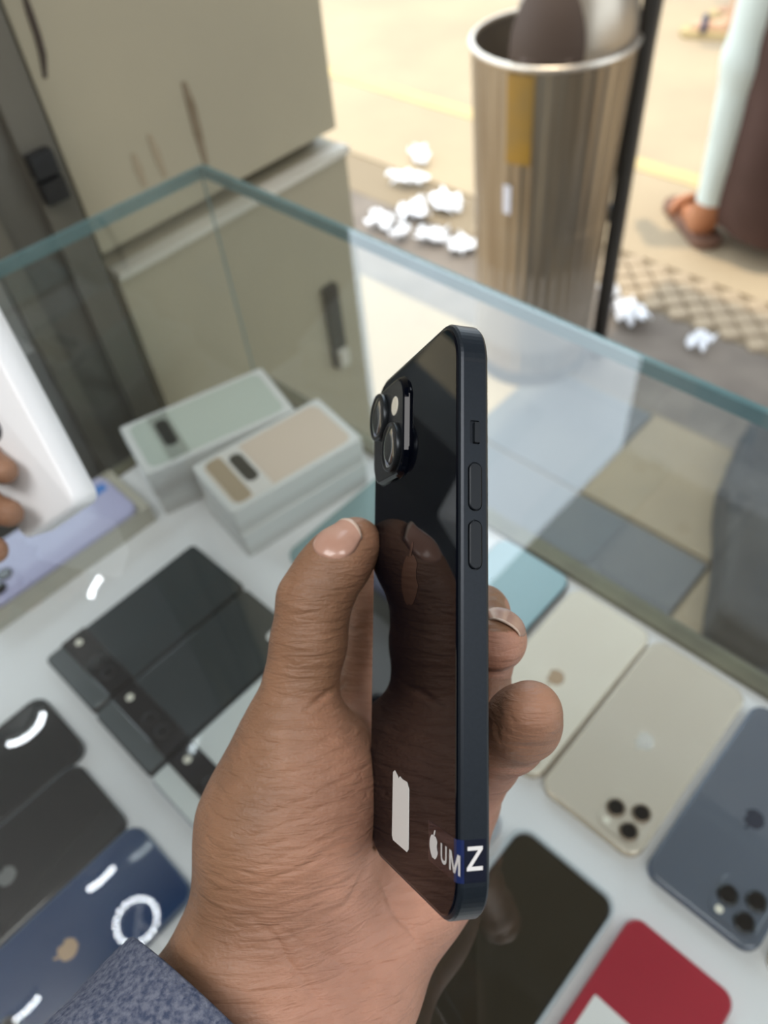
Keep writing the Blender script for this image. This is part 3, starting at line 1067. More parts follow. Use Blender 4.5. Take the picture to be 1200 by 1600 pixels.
def cut_pockets(target, cutters):
    """real recesses: boolean-cut the mesh, keep the result, drop the cutters"""
    tmp = []
    for vf in cutters:
        c = mesh('pocket_cutter', *vf, None, hp)
        bmc = bmesh.new()
        bmc.from_mesh(c.data)
        bmesh.ops.recalc_face_normals(bmc, faces=bmc.faces)
        bmc.to_mesh(c.data)
        bmc.free()
        md = target.modifiers.new('pocket', 'BOOLEAN')
        md.operation = 'DIFFERENCE'
        md.solver = 'EXACT'
        md.object = c
        tmp.append(c)
    bpy.context.view_layer.update()
    dg_ = bpy.context.evaluated_depsgraph_get()
    me = bpy.data.meshes.new_from_object(target.evaluated_get(dg_))
    target.modifiers.clear()
    target.data = me
    for c in tmp:
        bpy.data.objects.remove(c)


pockets = []
for (ya, yb) in ((724, 797), (814, 889)):
    y1, y0 = edge_y(ya), edge_y(yb)
    pockets.append(side_slab(y0 - 0.0003, y1 + 0.0003, zc, 0.0037, 0.00185, -0.0009, 0.002))
    v, f = slab(y1 - y0, 0.0031, 0.00155, [(0, -0.0010), (0, 0.00035), (0.0002, 0.0005)], 8)
    mesh('volume_button', [(HW / 2 + c, (y0 + y1) / 2 + a, zc + b) for a, b, c in v], f, M['button'], hp)
y1, y0 = edge_y(657), edge_y(694)
pockets.append(side_slab(y0, y1, zc, 0.0026, 0.0005, -0.0009, 0.002))
mesh('mute_switch', *side_slab(y0 + 0.0004, y1 - 0.0004, zc - 0.0005, 0.0014, 0.0003, -0.0010, 0.0004), M['button'], hp)
cut_pockets(fr, pockets)
for py in (563,):
    y = edge_y(py)
    mesh('antenna_line', *box(HW / 2 - 0.0002, HW / 2 + 0.00003, y - 0.0005, y + 0.0005, -HT + 0.001, -0.001), M['antenna'], hp)
# emblem on the back
flat_emblem('logo', 0.0170, 0.00042, 0.00004, M['back_logo'], hp, 0.001, 0.0095)
# white sticker, torn at its top edge
ZB = 0.00045
st_pts = [(-0.0048, -0.0085), (-0.004, -0.0095), (0.004, -0.0095), (0.0048, -0.0085), (0.0048, 0.0078), (0.0036, 0.0094), (0.0010, 0.0094), (-0.0004, 0.0098), (-0.0014, 0.0088), (-0.0019, 0.0096), (-0.0036, 0.0106), (-0.0046, 0.0098)]


def back_xy(px, py):
    """point on the phone's back under a pixel"""
    r = np.array([px - 600, py - 800, FPX]) / FPX
    n = RP[:, 2]
    k = (n @ TP) / (n @ r)
    q_ = RP.T @ (r * k - TP)
    return q_[0] + HW / 2, q_[1]


def side_yz(px, py):
    r = np.array([px - 600, py - 800, FPX]) / FPX
    n = RP[:, 0]
    k = (n @ TP) / (n @ r)
    q_ = RP.T @ (r * k - TP)
    return q_[1], q_[2]


a = back_xy(616, 1228)
b = back_xy(641, 1311)
scx, scy = (a[0] + b[0]) / 2, (a[1] + b[1]) / 2
kx = abs(b[0] - a[0]) / 0.0096
ky = 0.0185 / 0.0195
o = blob('white_sticker', [(scx + x * kx, scy + y * ky) for x, y in st_pts], ZB - 0.00002, ZB + 0.00008, M['sticker'], hp)

# transparent blue film sticker wrapped over the edge, with white print
film = glass_mat('film', (0.80, 0.78, 0.92), 0.012, 5.0)
M['film_blue'] = mat('film_blue', (0.008, 0.018, 0.085), 0.3)
M['print_white'] = mat('print_white', (0.72, 0.72, 0.72), 0.6)
y_b0, y_b1 = back_xy(700, 1366)[1], back_xy(700, 1306)[1]
xa = back_xy(672, 1330)[0]
yb0, yb1 = side_yz(735, 1368)[0], side_yz(735, 1312)[0]
ye0, ye1 = min(yb0, y_b0), max(yb1, y_b1)
xe = HW / 2
prof = [(xa, 0.00052), (xe - 0.0022, 0.00052), (xe - 0.0010, 0.00040), (xe - 0.0002, -0.0004), (xe + 0.00012, -0.0010), (xe + 0.00012, -HT + 0.0012)]
v = []
for x, z in prof:
    v += [(x, ye0, z), (x, ye1, z)]
f = [(2 * i, 2 * i + 1, 2 * i + 3, 2 * i + 2) for i in range(len(prof) - 1)]
fs = mesh('film_sticker', v, f, film, hp)
v = []
for x, z in prof[1:5]:
    v += [(x + 0.00004, ye0, z + 0.00004), (x + 0.00004, ye1, z + 0.00004)]
mesh('film_fold', v, [(2 * i, 2 * i + 1, 2 * i + 3, 2 * i + 2) for i in range(3)], M['film_blue'], fs)


STROKES = {
    'M': ([(0, 0), (.17, 0), (.17, .66), (.42, 0), (.58, 0), (.83, .66), (.83, 0), (1, 0), (1, 1), (.78, 1), (.5, .27), (.22, 1), (0, 1)],),
    'Z': ([(0, 0), (1, 0), (1, .17), (.30, .17), (1, .86), (1, 1), (0.04, 1), (0.04, .83), (.70, .83), (0, .14)],),
}


def text_mesh(txt, bold=0.0):
    if txt in STROKES:
        pts = STROKES[txt][0]
        return np.array(pts, float), [tuple(range(len(pts)))]
    cu = bpy.data.curves.new('letter', 'FONT')
    cu.body = txt
    cu.size = 1.0
    cu.offset = bold
    cu.resolution_u = 3
    to = bpy.data.objects.new('letter', cu)
    COL.objects.link(to)
    dg = bpy.context.evaluated_depsgraph_get()
    me = bpy.data.meshes.new_from_object(to.evaluated_get(dg))
    bpy.data.objects.remove(to)
    v = np.array([x.co[:] for x in me.vertices])
    f = [tuple(p.vertices) for p in me.polygons]
    v = v[:, :2]
    v = (v - v.min(0)) / (v.max(0) - v.min(0))
    return v, f


# letters laid on the back and the side between measured pixels
def back_letter(txt, p_tl, p_br):
    v, f = text_mesh(txt, 0.02)
    x0, y1 = back_xy(*p_tl)
    x1, y0 = back_xy(*p_br)
    mesh('letter', [(x0 + a * (x1 - x0), y0 + b * (y1 - y0), 0.00058) for a, b in v], f, M['print_white'], fs)


ytop = back_xy(700, 1322)[1]
ybot = back_xy(706, 1358)[1]
ax_, ay_ = back_xy(681, 1325)
flat_emblem('film_logo', 0.0066, 0.00055, 0.00003, M['print_white'], fs, ax_, (ytop + ybot) / 2 + 0.0006, 1.0)
for txt, xa_, xb_ in (('U', 692, 701.5), ('M', 705.5, 721)):
    v, f = text_mesh(txt, 0.025)
    x0 = back_xy(xa_, 1340)[0]
    x1 = back_xy(xb_, 1340)[0]
    mesh('letter', [(x0 + a_ * (x1 - x0), ybot + b_ * (ytop - ybot), 0.00058 if x0 + a_ * (x1 - x0) < xe - 0.002 else 0.00058 - max(0, (x0 + a_ * (x1 - x0) - xe + 0.002)) * 0.1) for a_, b_ in v], f, M['print_white'], fs)
v, f = text_mesh('Z', 0.035)
yz1, zz1 = side_yz(729, 1323)
yz0, zz0 = side_yz(754, 1359)
mesh('letter', [(xe + 0.0002, yz0 + b_ * (yz1 - yz0), zz1 + a_ * (zz0 - zz1)) for a_, b_ in v], f, M['print_white'], fs)

# ================================================================== THE HAND
# built in camera-aligned axes (x right, y down, z forward, metres); the object's frame restores the world position
HM = Matrix.Identity(4)
for i in range(3):
    for j in range(3):
        HM[i][j] = MC[i, j]
    HM[i][3] = C0[i]


def skin_mat():
    m = bpy.data.materials.new('skin')
    m.use_nodes = True
    nt = m.node_tree
    b = nt.nodes['Principled BSDF']
    tc = nt.nodes.new('ShaderNodeTexCoord')
    at = nt.nodes.new('ShaderNodeAttribute')
    at.attribute_name = 'palmar'
    mx = nt.nodes.new('ShaderNodeMix')
    mx.data_type = 'RGBA'
    mx.inputs['A'].default_value = (0.265, 0.143, 0.083, 1)
    mx.inputs['B'].default_value = (0.43, 0.222, 0.152, 1)
    nt.links.new(at.outputs['Fac'], mx.inputs['Factor'])
    n = nt.nodes.new('ShaderNodeTexNoise')
    n.inputs['Scale'].default_value = 45
    n.inputs['Detail'].default_value = 6
    nt.links.new(tc.outputs['Object'], n.inputs['Vector'])
    mr = nt.nodes.new('ShaderNodeMapRange')
    mr.inputs[1].default_value = 0.3
    mr.inputs[2].default_value = 0.7
    mr.inputs[3].default_value = 0.80
    mr.inputs[4].default_value = 1.15
    nt.links.new(n.outputs['Fac'], mr.inputs[0])
    mul = nt.nodes.new('ShaderNodeMix')
    mul.data_type = 'RGBA'
    mul.blend_type = 'MULTIPLY'
    mul.inputs['Factor'].default_value = 1
    nt.links.new(mx.outputs['Result'], mul.inputs['A'])
    cb = nt.nodes.new('ShaderNodeCombineColor')
    for k_ in range(3):
        nt.links.new(mr.outputs[0], cb.inputs[k_])
    nt.links.new(cb.outputs[0], mul.inputs['B'])
    nt.links.new(mul.outputs['Result'], b.inputs['Base Color'])
    b.inputs['Roughness'].default_value = 0.5
    b.inputs['Specular IOR Level'].default_value = 0.4
    b.inputs['Subsurface Weight'].default_value = 0.12
    b.inputs['Subsurface Radius'].default_value = (0.006, 0.0025, 0.0012)
    b.inputs['Subsurface Scale'].default_value = 0.6
    # long fine wrinkles: stretched noise across the thenar, plus pores
    mp = nt.nodes.new('ShaderNodeMapping')
    mp.inputs['Rotation'].default_value = (0, 0, math.radians(28))
    mp.inputs['Scale'].default_value = (70, 420, 120)
    nt.links.new(tc.outputs['Object'], mp.inputs[0])
    w1 = nt.nodes.new('ShaderNodeTexNoise')
    w1.inputs['Scale'].default_value = 1.0
    w1.inputs['Detail'].default_value = 5
    w1.inputs['Distortion'].default_value = 0.6
    nt.links.new(mp.outputs[0], w1.inputs['Vector'])
    v1 = nt.nodes.new('ShaderNodeTexVoronoi')
    v1.inputs['Scale'].default_value = 900
    nt.links.new(tc.outputs['Object'], v1.inputs['Vector'])
    b1 = nt.nodes.new('ShaderNodeBump')
    b1.inputs['Strength'].default_value = 0.7
    b1.inputs['Distance'].default_value = 0.0016
    nt.links.new(w1.outputs['Fac'], b1.inputs['Height'])
    b2 = nt.nodes.new('ShaderNodeBump')
    b2.inputs['Strength'].default_value = 0.25
    b2.inputs['Distance'].default_value = 0.0004
    nt.links.new(v1.outputs['Distance'], b2.inputs['Height'])
    nt.links.new(b1.outputs[0], b2.inputs['Normal'])
    nt.links.new(b2.outputs[0], b.inputs['Normal'])
    return m


M['skin'] = skin_mat()
M['nail'] = mat('nail', (0.44, 0.255, 0.19), 0.24, coat=0.2, noise=(120, (0.50, 0.31, 0.24), 0.6))
M['nail_tip'] = mat('nail_tip', (0.60, 0.46, 0.37), 0.3)


def mmr(*l):
    return l


def chain(pts):
    """pts: (px,py,depth_mm,radius_mm) -> prims"""
    P = [PC(*p[:3]) for p in pts]
    return [(P[i], P[i + 1], pts[i][3] / 1000, pts[i + 1][3] / 1000) for i in range(len(pts) - 1)]


def build_hand(chains_palm, chains_fingers, lo, hi, h, carve=True, kp=0.014, kf=0.004):
    S_ = SDF(lo, hi, h)
    S_.group(sum([chain(c) for c in chains_palm], []), kp, 0.001)
    for c, kk in chains_fingers:
        S_.group(chain(c), kf, kk)
    if carve:
        # keep clear of the phone
        a = RP @ np.array([-HW, 0, -HT / 2]) + TP
        sl, g = S_.sub((-0.03, -0.09, 0.14), (0.06, 0.14, 0.30))
        q_ = [g[0] - TP[0], g[1] - TP[1], g[2] - TP[2]]
        L_ = [q_[0] * RP[0, i] + q_[1] * RP[1, i] + q_[2] * RP[2, i] for i in range(3)]
        dx = np.abs(L_[0] + HW / 2) - HW / 2 + 0.0003
        dy = np.abs(L_[1]) - HL / 2 + 0.0003
        dz = np.abs(L_[2] + HT / 2) - HT / 2 - 0.0001
        bx = np.maximum(np.maximum(dx, dy), dz)
        S_.F[sl] = np.maximum(S_.F[sl], -bx)
    V, Q = S_.mesh()
    return smooth_verts(V, Q, 3), Q


palm = [
    # wrist and forearm
    [(215, 1725, 226, 21), (285, 1650, 232, 23.0), (425, 1500, 246, 23)],
    [(370, 1765, 225, 19), (430, 1690, 232, 21.0), (540, 1550, 248, 20)],
    # heel of the hand to the palm
    [(425, 1500, 246, 23), (560, 1330, 272, 19)],
    [(540, 1550, 248, 20), (655, 1385, 266, 15.5), (715, 1250, 274, 13)],
    # thenar muscle
    [(405, 1450, 247, 21), (440, 1300, 248, 24), (470, 1190, 250, 21.5)],
    [(480, 1380, 254, 23), (500, 1240, 254, 20.5)],
    # palm plate behind the phone
    [(500, 1300, 276, 15), (575, 1090, 282, 11)],
    [(600, 1330, 278, 14), (655, 1110, 285, 11)],
    [(680, 1330, 276, 13), (725, 1160, 282, 11)],
]
fingers = [
    # thumb
    ([(430, 1270, 249, 19.5), (458, 1130, 248, 13.0), (483, 1000, 247, 11.4), (491, 938, 247, 11.2), (512, 898, 248, 10.3), (534, 872, 249, 9.8), (556, 848, 251, 8.3)], 0.008),
    # index, middle (behind the phone)
    ([(575, 1090, 282, 11), (597, 880, 290, 9.5), (655, 830, 284, 8.6), (690, 850, 264, 7.8)], 0.005),
    ([(655, 1110, 285, 11), (704, 950, 286, 9.4), (752, 958, 262, 8.8), (757, 972, 250, 8.2)], 0.004),
    # ring
    ([(725, 1160, 282, 11), (752, 1070, 272, 9.4), (768, 1003, 252, 8.8), (774, 1000, 236, 8.5), (774, 1005, 229, 8.0)], 0.003),
    # little finger
    ([(725, 1250, 274, 12), (760, 1190, 250, 9.8), (794, 1152, 227, 10.0), (818, 1129, 214, 9.7), (829, 1113, 208, 8.4)], 0.003),
]
lo = np.array([-0.135, -0.005, 0.165])
hi = np.array([0.062, 0.235, 0.312])
V, Q = build_hand(palm, fingers, lo, hi, 0.00078)
# ---- creases: polylines in the picture, pressed into the side of the hand that faces the viewer
creases = [
    ([(538, 1062), (520, 1078), (500, 1095), (478, 1108)], 4, 1.1),
    ([(545, 975), (552, 985), (575, 983)], 4, 0.6),
    ([(478, 912), (462, 922), (450, 920)], 3, 0.5), ([(486, 930), (470, 938), (446, 934)], 3, 0.5), ([(470, 905), (455, 908), (447, 930)], 3, 0.4),
    ([(450, 1000), (490, 996)], 3, 0.25), ([(440, 1022), (500, 1014)], 3, 0.25),
    ([(580, 1340), (545, 1375), (505, 1400), (470, 1412)], 4, 0.7),
    ([(572, 1352), (560, 1385), (540, 1412), (510, 1432)], 4, 0.6),
    ([(600, 1380), (612, 1420), (640, 1450), (652, 1485)], 5, 0.7),
    ([(395, 1430), (430, 1470), (465, 1520), (520, 1590)], 6, 0.8),
    ([(415, 1440), (480, 1480), (560, 1515), (600, 1510)], 5, 0.4),
    ([(795, 1118), (808, 1140)], 3, 0.4), ([(772, 1132), (782, 1158)], 3, 0.4),
    ([(365, 1395), (420, 1380), (480, 1350), (540, 1330)], 4, 0.35),
]
for i in range(13):   # fan of fine folds over the thenar
    y0 = 1120 + i * 20
    creases.append(([(560 - i * 1.5, y0 - 10 + i * 5), (500, y0 + 20 + i * 5), (430, y0 + 45 + i * 6), (360 - i * 4, y0 + 75 + i * 5)], 3.2, 0.22 + 0.08 * (i % 3)))


def press(V, Q, creases):
    N = vnormals(V, Q)
    front = np.clip((-N[:, 2] - 0.05) * 3, 0, 1)
    px = V[:, 0] / V[:, 2] * FPX + 600
    py = V[:, 1] / V[:, 2] * FPX + 800
    out = V.copy()
    r = np.random.default_rng(3)
    for pl_, wd, dp in creases:
        best = np.full(len(V), 1e9)
        tt = np.zeros(len(V))
        L = len(pl_) - 1
        for i in range(L):
            a_, b_ = np.array(pl_[i], float), np.array(pl_[i + 1], float)
            d_ = b_ - a_
            t_ = np.clip(((px - a_[0]) * d_[0] + (py - a_[1]) * d_[1]) / (d_ @ d_), 0, 1)
            q_ = np.hypot(px - a_[0] - t_ * d_[0] + 2.0 * np.sin(py * 0.11), py - a_[1] - t_ * d_[1] + 2.0 * np.sin(px * 0.09))
            m_ = q_ < best
            best = np.where(m_, q_, best)
            tt = np.where(m_, (i + t_) / L, tt)
        amp = np.exp(-(best / wd) ** 2) * np.sin(np.clip(tt, 0.04, 0.96) * math.pi) ** 0.5 * front * dp / 1000
        out -= N * amp[:, None]
    return out


V = press(V, Q, creases)
Hd = HM
hand = mesh('hand', V, Q, M['skin'], smooth=True, mw=Hd)
tag(hand, 'brown-skinned left hand gripping the dark phone, blue sleeve at the wrist', 'hand')
px = V[:, 0] / V[:, 2] * FPX + 600
py = V[:, 1] / V[:, 2] * FPX + 800
N = vnormals(V, Q)
# palm skin is pinker than the back of the hand and the thumb's outer side
pal = np.clip((px - 0.0 - (300 + (1500 - py) * 0.35)) / 230.0, 0, 1) * np.clip((-N[:, 2] + 0.2) * 1.2, 0, 1)
pal *= np.where(py < 1080, np.clip((px - 520) / 60, 0, 1), 1)
pal = np.where((px > 740) & (py < 1060), 1.0 * (N[:, 1] > -0.55), pal)
pal = np.where((px > 760) & (py >= 1060) & (py < 1200), 0.35, pal)
att = hand.data.attributes.new('palmar', 'FLOAT', 'POINT')
att.data.foreach_set('value', pal.astype(np.float32))


def finger_nail(A, B, ra, rb, out, u0, u1, phi, parent):
    """curved nail plate lying round the last finger bone A-B (camera axes)"""
    A, B = Vector(A), Vector(B)
    ax = B - A
    out = Vector(out)
    an_ = ax.normalized()
    out = (out - an_ * out.dot(an_)).normalized()
    side = an_.cross(out)
    n, m_ = 14, 12
    v, f = [], []
    for i in range(n + 1):
        for j in range(m_ + 1):
            w_ = j / m_ * 2 - 1
            u = i / n
            # rounded root and gently rounded free edge
            uu = u0 + (u1 - u0) * (u + (1 - u) * 0.22 * w_ ** 2 - u * 0.16 * w_ ** 2)
            ph = phi * w_ * (0.86 + 0.14 * math.sin(u * math.pi))
            dv = out * math.cos(ph) + side * math.sin(ph)
            hit = bvh.ray_cast(A + ax * min(uu, 0.95) + dv * 0.03, -dv, 0.04)
            r_ = 0.03 - hit[3] if hit[0] is not None else ra + (rb - ra) * min(uu, 1.0)
            r_ = max(r_, 0.9 * rb)
            r_ += 0.0004 - 0.0006 * abs(w_) ** 6 - 0.0006 * (1 - u) ** 8 - 0.002 * max(0, uu - 0.95)
            p_ = A + ax * uu + out * (math.cos(ph) * r_) + side * (math.sin(ph) * r_)
            v.append(tuple(p_))
    for i in range(n):
        for j in range(m_):
            f.append((i * (m_ + 1) + j, (i + 1) * (m_ + 1) + j, (i + 1) * (m_ + 1) + j + 1, i * (m_ + 1) + j + 1))
    o = mesh('nail', v, f, [M['nail'], M['nail_tip']], parent, True)
    for k_, pgn in enumerate(o.data.polygons):
        if k_ // m_ >= n - 1:
            pgn.material_index = 1
    sm = o.modifiers.new('thickness', 'SOLIDIFY')
    sm.thickness = 0.0004
    sm.offset = 0
    return o


bvh = BVHTree.FromPolygons([tuple(p) for p in V.tolist()], Q.tolist())
finger_nail(PC(512, 898, 248), PC(556, 848, 251), 0.0103, 0.0083, (-0.42, -0.36, -0.83), 0.12, 1.25, 0.74, hand)
finger_nail(PC(774, 1000, 237), PC(774, 1005, 229), 0.0086, 0.0080, (0.45, -0.85, -0.05), -0.45, 1.75, 0.85, hand)

# ------------------------------------------------------------------ sleeve
M['sleeve'] = mat('denim_sleeve', (0.045, 0.06, 0.11), 0.9, noise=(650, (0.155, 0.17, 0.225), 1.0), bump=(1500, 0.6, 0.0008))


def sleeve(p_cuff, p_end, r0, r1, ell, n_dir, parent, name='sleeve', mm2=None):
    p0, p1 = Vector(p_cuff), Vector(p_end)
    ax = (p1 - p0).normalized()
    nd = Vector(n_dir)
    a_ = (nd - ax * nd.dot(ax)).normalized()
    b_ = ax.cross(a_)
    loops = []
    nseg, nr = 14, 40
    def ring(t_, k_):
        L = []
        c_ = p0.lerp(p1, t_)
        rr_ = (r0 + (r1 - r0) * t_) * k_
        for i in range(nr):
            an = 2 * math.pi * i / nr
            w_ = 1 + 0.02 * math.sin(3 * an + t_ * 9) + 0.015 * math.sin(5 * an - t_ * 14)
            L.append(tuple(c_ + a_ * (math.cos(an) * rr_ * w_ * ell) + b_ * (math.sin(an) * rr_ * w_)))
        return L
    loops.append(ring(0.12, 0.955))
    loops.append(ring(0.0, 0.955))
    loops.append(ring(-0.008, 0.98))
    for i in range(nseg + 1):
        loops.append(ring(i / nseg, 1.0))
    v, f = loft(loops, False, True)
    return mesh(name, v, f, mm2 or M['sleeve'], parent, True)


sleeve(PC(352, 1612, 232), PC(25, 2065, 190), 0.0400, 0.043, 0.86, (0, 0, -1), hand)

# ================================================================== OTHER HAND WITH A WHITE CASE
# long white case held upright-leaning over the glass at the left
M['white_case'] = mat('white_case', (0.86, 0.88, 0.90), 0.3)
M['dark_inner'] = mat('dark_inner', (0.06, 0.065, 0.07), 0.4)
D0 = 405.0
top = PC(-42, 548, D0)
bot = PC(98, 812, D0)
axv = (bot - top)
axv /= np.linalg.norm(axv)
rt = PC(140, 775, D0 - 4) - PC(60, 815, D0 + 14)
rt = rt - axv * (rt @ axv)
rt /= np.linalg.norm(rt)
L_case = 0.145
cc = C0 + MC @ (bot - axv * (L_case / 2))
fm = frame(cc, MC @ rt, MC @ (-axv))
wc = empty('white_phone_case', fm)
tag(wc, 'white phone case tilted over the counter in the other hand', 'phone case')
loops = []
for (ins, z) in [(0.002, -0.009), (0, -0.007), (0, 0.007), (0.002, 0.009)]:
    loops.append([(x, y, z) for x, y in rr(0.046 - 2 * ins, L_case - 2 * ins, 0.006 - ins, 6)])
v, f = loft(loops)
mesh('shell', v, f, M['white_case'], wc, True)
mesh('camera_cutout', *slab(0.018, 0.030, 0.006, [(0, 0.0088), (0, 0.0093)], 6, -0.007, -0.008), M['dark_inner'], wc)
mesh('side_panel', *box(-0.030, -0.023, -L_case / 2 + 0.014, L_case / 2 - 0.03, -0.007, 0.004), M['white_case'], wc)

palm2 = [
    [(-420, 1010, 342, 25), (-260, 900, 370, 23)],
    [(-260, 900, 370, 23), (-150, 800, 402, 15)],
    [(-240, 930, 366, 21), (-140, 850, 396, 14.5)],
]
f2 = [
    ([(-150, 790, 404, 10), (-80, 730, 404, 8.6), (-25, 715, 396, 7.8), (5, 735, 386, 7.0)], 0.006),
    ([(-145, 830, 400, 10), (-75, 790, 402, 8.6), (-20, 790, 394, 7.8), (14, 802, 386, 7.0)], 0.005),
    ([(-150, 860, 397, 10), (-80, 850, 398, 8.4), (-35, 850, 392, 7.6), (-10, 860, 386, 7.0)], 0.005),
    ([(-160, 890, 390, 9), (-100, 900, 392, 7.6), (-60, 905, 390, 6.8), (-40, 908, 386, 6.4)], 0.005),
    ([(-250, 850, 374, 16), (-205, 760, 398, 11), (-120, 690, 426, 9.2), (-50, 668, 436, 8.2)], 0.008),
]
lo2 = np.array([-0.33, -0.08, 0.31])
hi2 = np.array([-0.17, 0.10, 0.455])
V2, Q2 = build_hand(palm2, f2, lo2, hi2, 0.0016, carve=False)
hand2 = mesh('hand', V2, Q2, M['skin'], smooth=True, mw=HM)
tag(hand2, 'fingertips of the other hand holding the white phone case', 'hand')
att = hand2.data.attributes.new('palmar', 'FLOAT', 'POINT')
att.data.foreach_set('value', np.full(len(V2), 0.1, np.float32))
sleeve(PC(-330, 950, 354), PC(-640, 1180, 270), 0.030, 0.036, 0.9, (0, 0, -1), hand2)

# ================================================================== STEEL BIN
M['steel'] = mat('bin_steel', (0.36, 0.31, 0.25), 0.28, 0.85, noise=(9, (0.22, 0.17, 0.12), 0.7, (4, 4, 0.3)))
M['steel_rim'] = mat('bin_rim', (0.62, 0.55, 0.47), 0.3, 0.7)
M['bin_inside'] = mat('bin_inside', (0.33, 0.28, 0.23), 0.45, 0.5)
M['lid_steel'] = mat('lid_steel', (0.42, 0.36, 0.29), 0.3, 0.6, noise=(8, (0.30, 0.25, 0.20), 0.7))
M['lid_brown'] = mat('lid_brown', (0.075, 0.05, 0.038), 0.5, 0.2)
M['pole_dark'] = mat('bin_pole', (0.07, 0.065, 0.06), 0.35, 0.5)
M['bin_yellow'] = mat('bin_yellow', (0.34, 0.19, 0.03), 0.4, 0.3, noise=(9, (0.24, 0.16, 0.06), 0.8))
M['bin_white'] = mat('bin_white', (0.60, 0.58, 0.62), 0.5)
BR_ = 0.150
bb = math.radians(15.0)
bd = 1.60
bx_, by_ = math.sin(bb) * bd, math.cos(bb) * bd
BZ = 0.715
bn = empty('litter_bin', Matrix.Translation((bx_, by_, 0)) @ Matrix.Rotation(-bb, 4, 'Z'))   # local -y faces the camera
tag(bn, 'ribbed stainless steel litter bin with domed lid and dark side pole', 'bin')
# ribbed drum
prof = [(0.86, 0.03), (0.87, 0.035), (0.93, 0.36), (0.935, 0.37), (0.935, 0.385), (0.93, 0.395), (1.0, BZ)]
nR = 144
loops = []
for k_, z in prof:
    L = []
    for i in range(nR):
        a = 2 * math.pi * i / nR
        rr_ = BR_ * k_ * (1 + (0.010 if (i % 4 in (0, 1)) else 0.0))
        L.append((rr_ * math.cos(a), rr_ * math.sin(a), z))
    loops.append(L)
for k_, z in ((0.965, BZ), (0.94, BZ - 0.2), (0.90, 0.10)):
    loops.append([(BR_ * k_ * math.cos(2 * math.pi * i / nR), BR_ * k_ * math.sin(2 * math.pi * i / nR), z) for i in range(nR)])
v, f = loft(loops, True, True)
dr_ = mesh('drum', v, f, [M['steel'], M['bin_inside']], bn)
for i, pg in enumerate(dr_.data.polygons):
    if i >= nR * (len(prof) - 1 + 1) and i < nR * (len(loops) - 1) or i == len(dr_.data.polygons) - 1:
        pg.material_index = 1
v, f = [], []
nn_, mmn = 60, 10
for i in range(nn_):
    a = 2 * math.pi * i / nn_
    for j in range(mmn):
        b_ = 2 * math.pi * j / mmn
        r_ = BR_ * 1.0 + 0.006 * math.cos(b_)
        v.append((r_ * math.cos(a), r_ * math.sin(a), BZ + 0.006 * math.sin(b_)))
for i in range(nn_):
    for j in range(mmn):
        f.append((i * mmn + j, ((i + 1) % nn_) * mmn + j, ((i + 1) % nn_) * mmn + (j + 1) % mmn, i * mmn + (j + 1) % mmn))
mesh('rim', v, f, M['steel_rim'], bn, True)
mesh('base_ring', *lathe([(BR_ * 0.90, 0), (BR_ * 0.92, 0.01), (BR_ * 0.88, 0.035)], 48), M['pole_dark'], bn)
# domed hood: part of a sphere, open to the left
v, f = [], []
na, nb = 36, 14
for i in range(na + 1):
    a = math.radians(-118 + 236 * i / na)
    for j in range(nb + 1):
        ph = math.radians(90 * j / nb)
        v.append((BR_ * 0.985 * math.cos(a) * math.cos(ph), BR_ * 0.985 * math.sin(a) * math.cos(ph), BZ + 0.21 * math.sin(ph)))
for i in range(na):
    for j in range(nb):
        f.append((i * (nb + 1) + j, (i + 1) * (nb + 1) + j, (i + 1) * (nb + 1) + j + 1, i * (nb + 1) + j + 1))
hood = mesh('hood', v, f, M['lid_steel'], bn, True)
sm = hood.modifiers.new('thickness', 'SOLIDIFY')
sm.thickness = 0.003
# round brown disc laid on the hood, facing the shop
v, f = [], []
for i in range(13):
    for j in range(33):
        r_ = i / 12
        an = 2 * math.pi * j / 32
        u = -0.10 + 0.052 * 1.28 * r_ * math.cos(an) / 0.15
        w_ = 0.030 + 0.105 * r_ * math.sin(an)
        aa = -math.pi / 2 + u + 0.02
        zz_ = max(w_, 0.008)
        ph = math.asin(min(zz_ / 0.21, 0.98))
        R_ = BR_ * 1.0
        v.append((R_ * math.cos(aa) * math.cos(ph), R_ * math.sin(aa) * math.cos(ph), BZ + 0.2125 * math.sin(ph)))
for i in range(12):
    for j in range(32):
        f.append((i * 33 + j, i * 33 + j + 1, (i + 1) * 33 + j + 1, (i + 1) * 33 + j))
mesh('hood_disc', v, f, M['lid_brown'], bn, True)
# ochre strip and white sticker bent round the drum
def drum_patch(name, a_c, wid, z0_, z1_, m):
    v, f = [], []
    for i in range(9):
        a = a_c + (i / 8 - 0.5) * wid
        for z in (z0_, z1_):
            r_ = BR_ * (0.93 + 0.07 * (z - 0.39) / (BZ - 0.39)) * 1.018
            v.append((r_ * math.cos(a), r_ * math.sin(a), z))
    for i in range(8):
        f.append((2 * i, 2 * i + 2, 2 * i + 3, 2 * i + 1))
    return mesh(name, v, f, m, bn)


drum_patch('yellow_strip', math.radians(-90 - 20), 0.34, 0.545, 0.705, M['bin_yellow'])
drum_patch('white_sticker', math.radians(-90 - 28), 0.12, 0.44, 0.50, M['bin_white'])
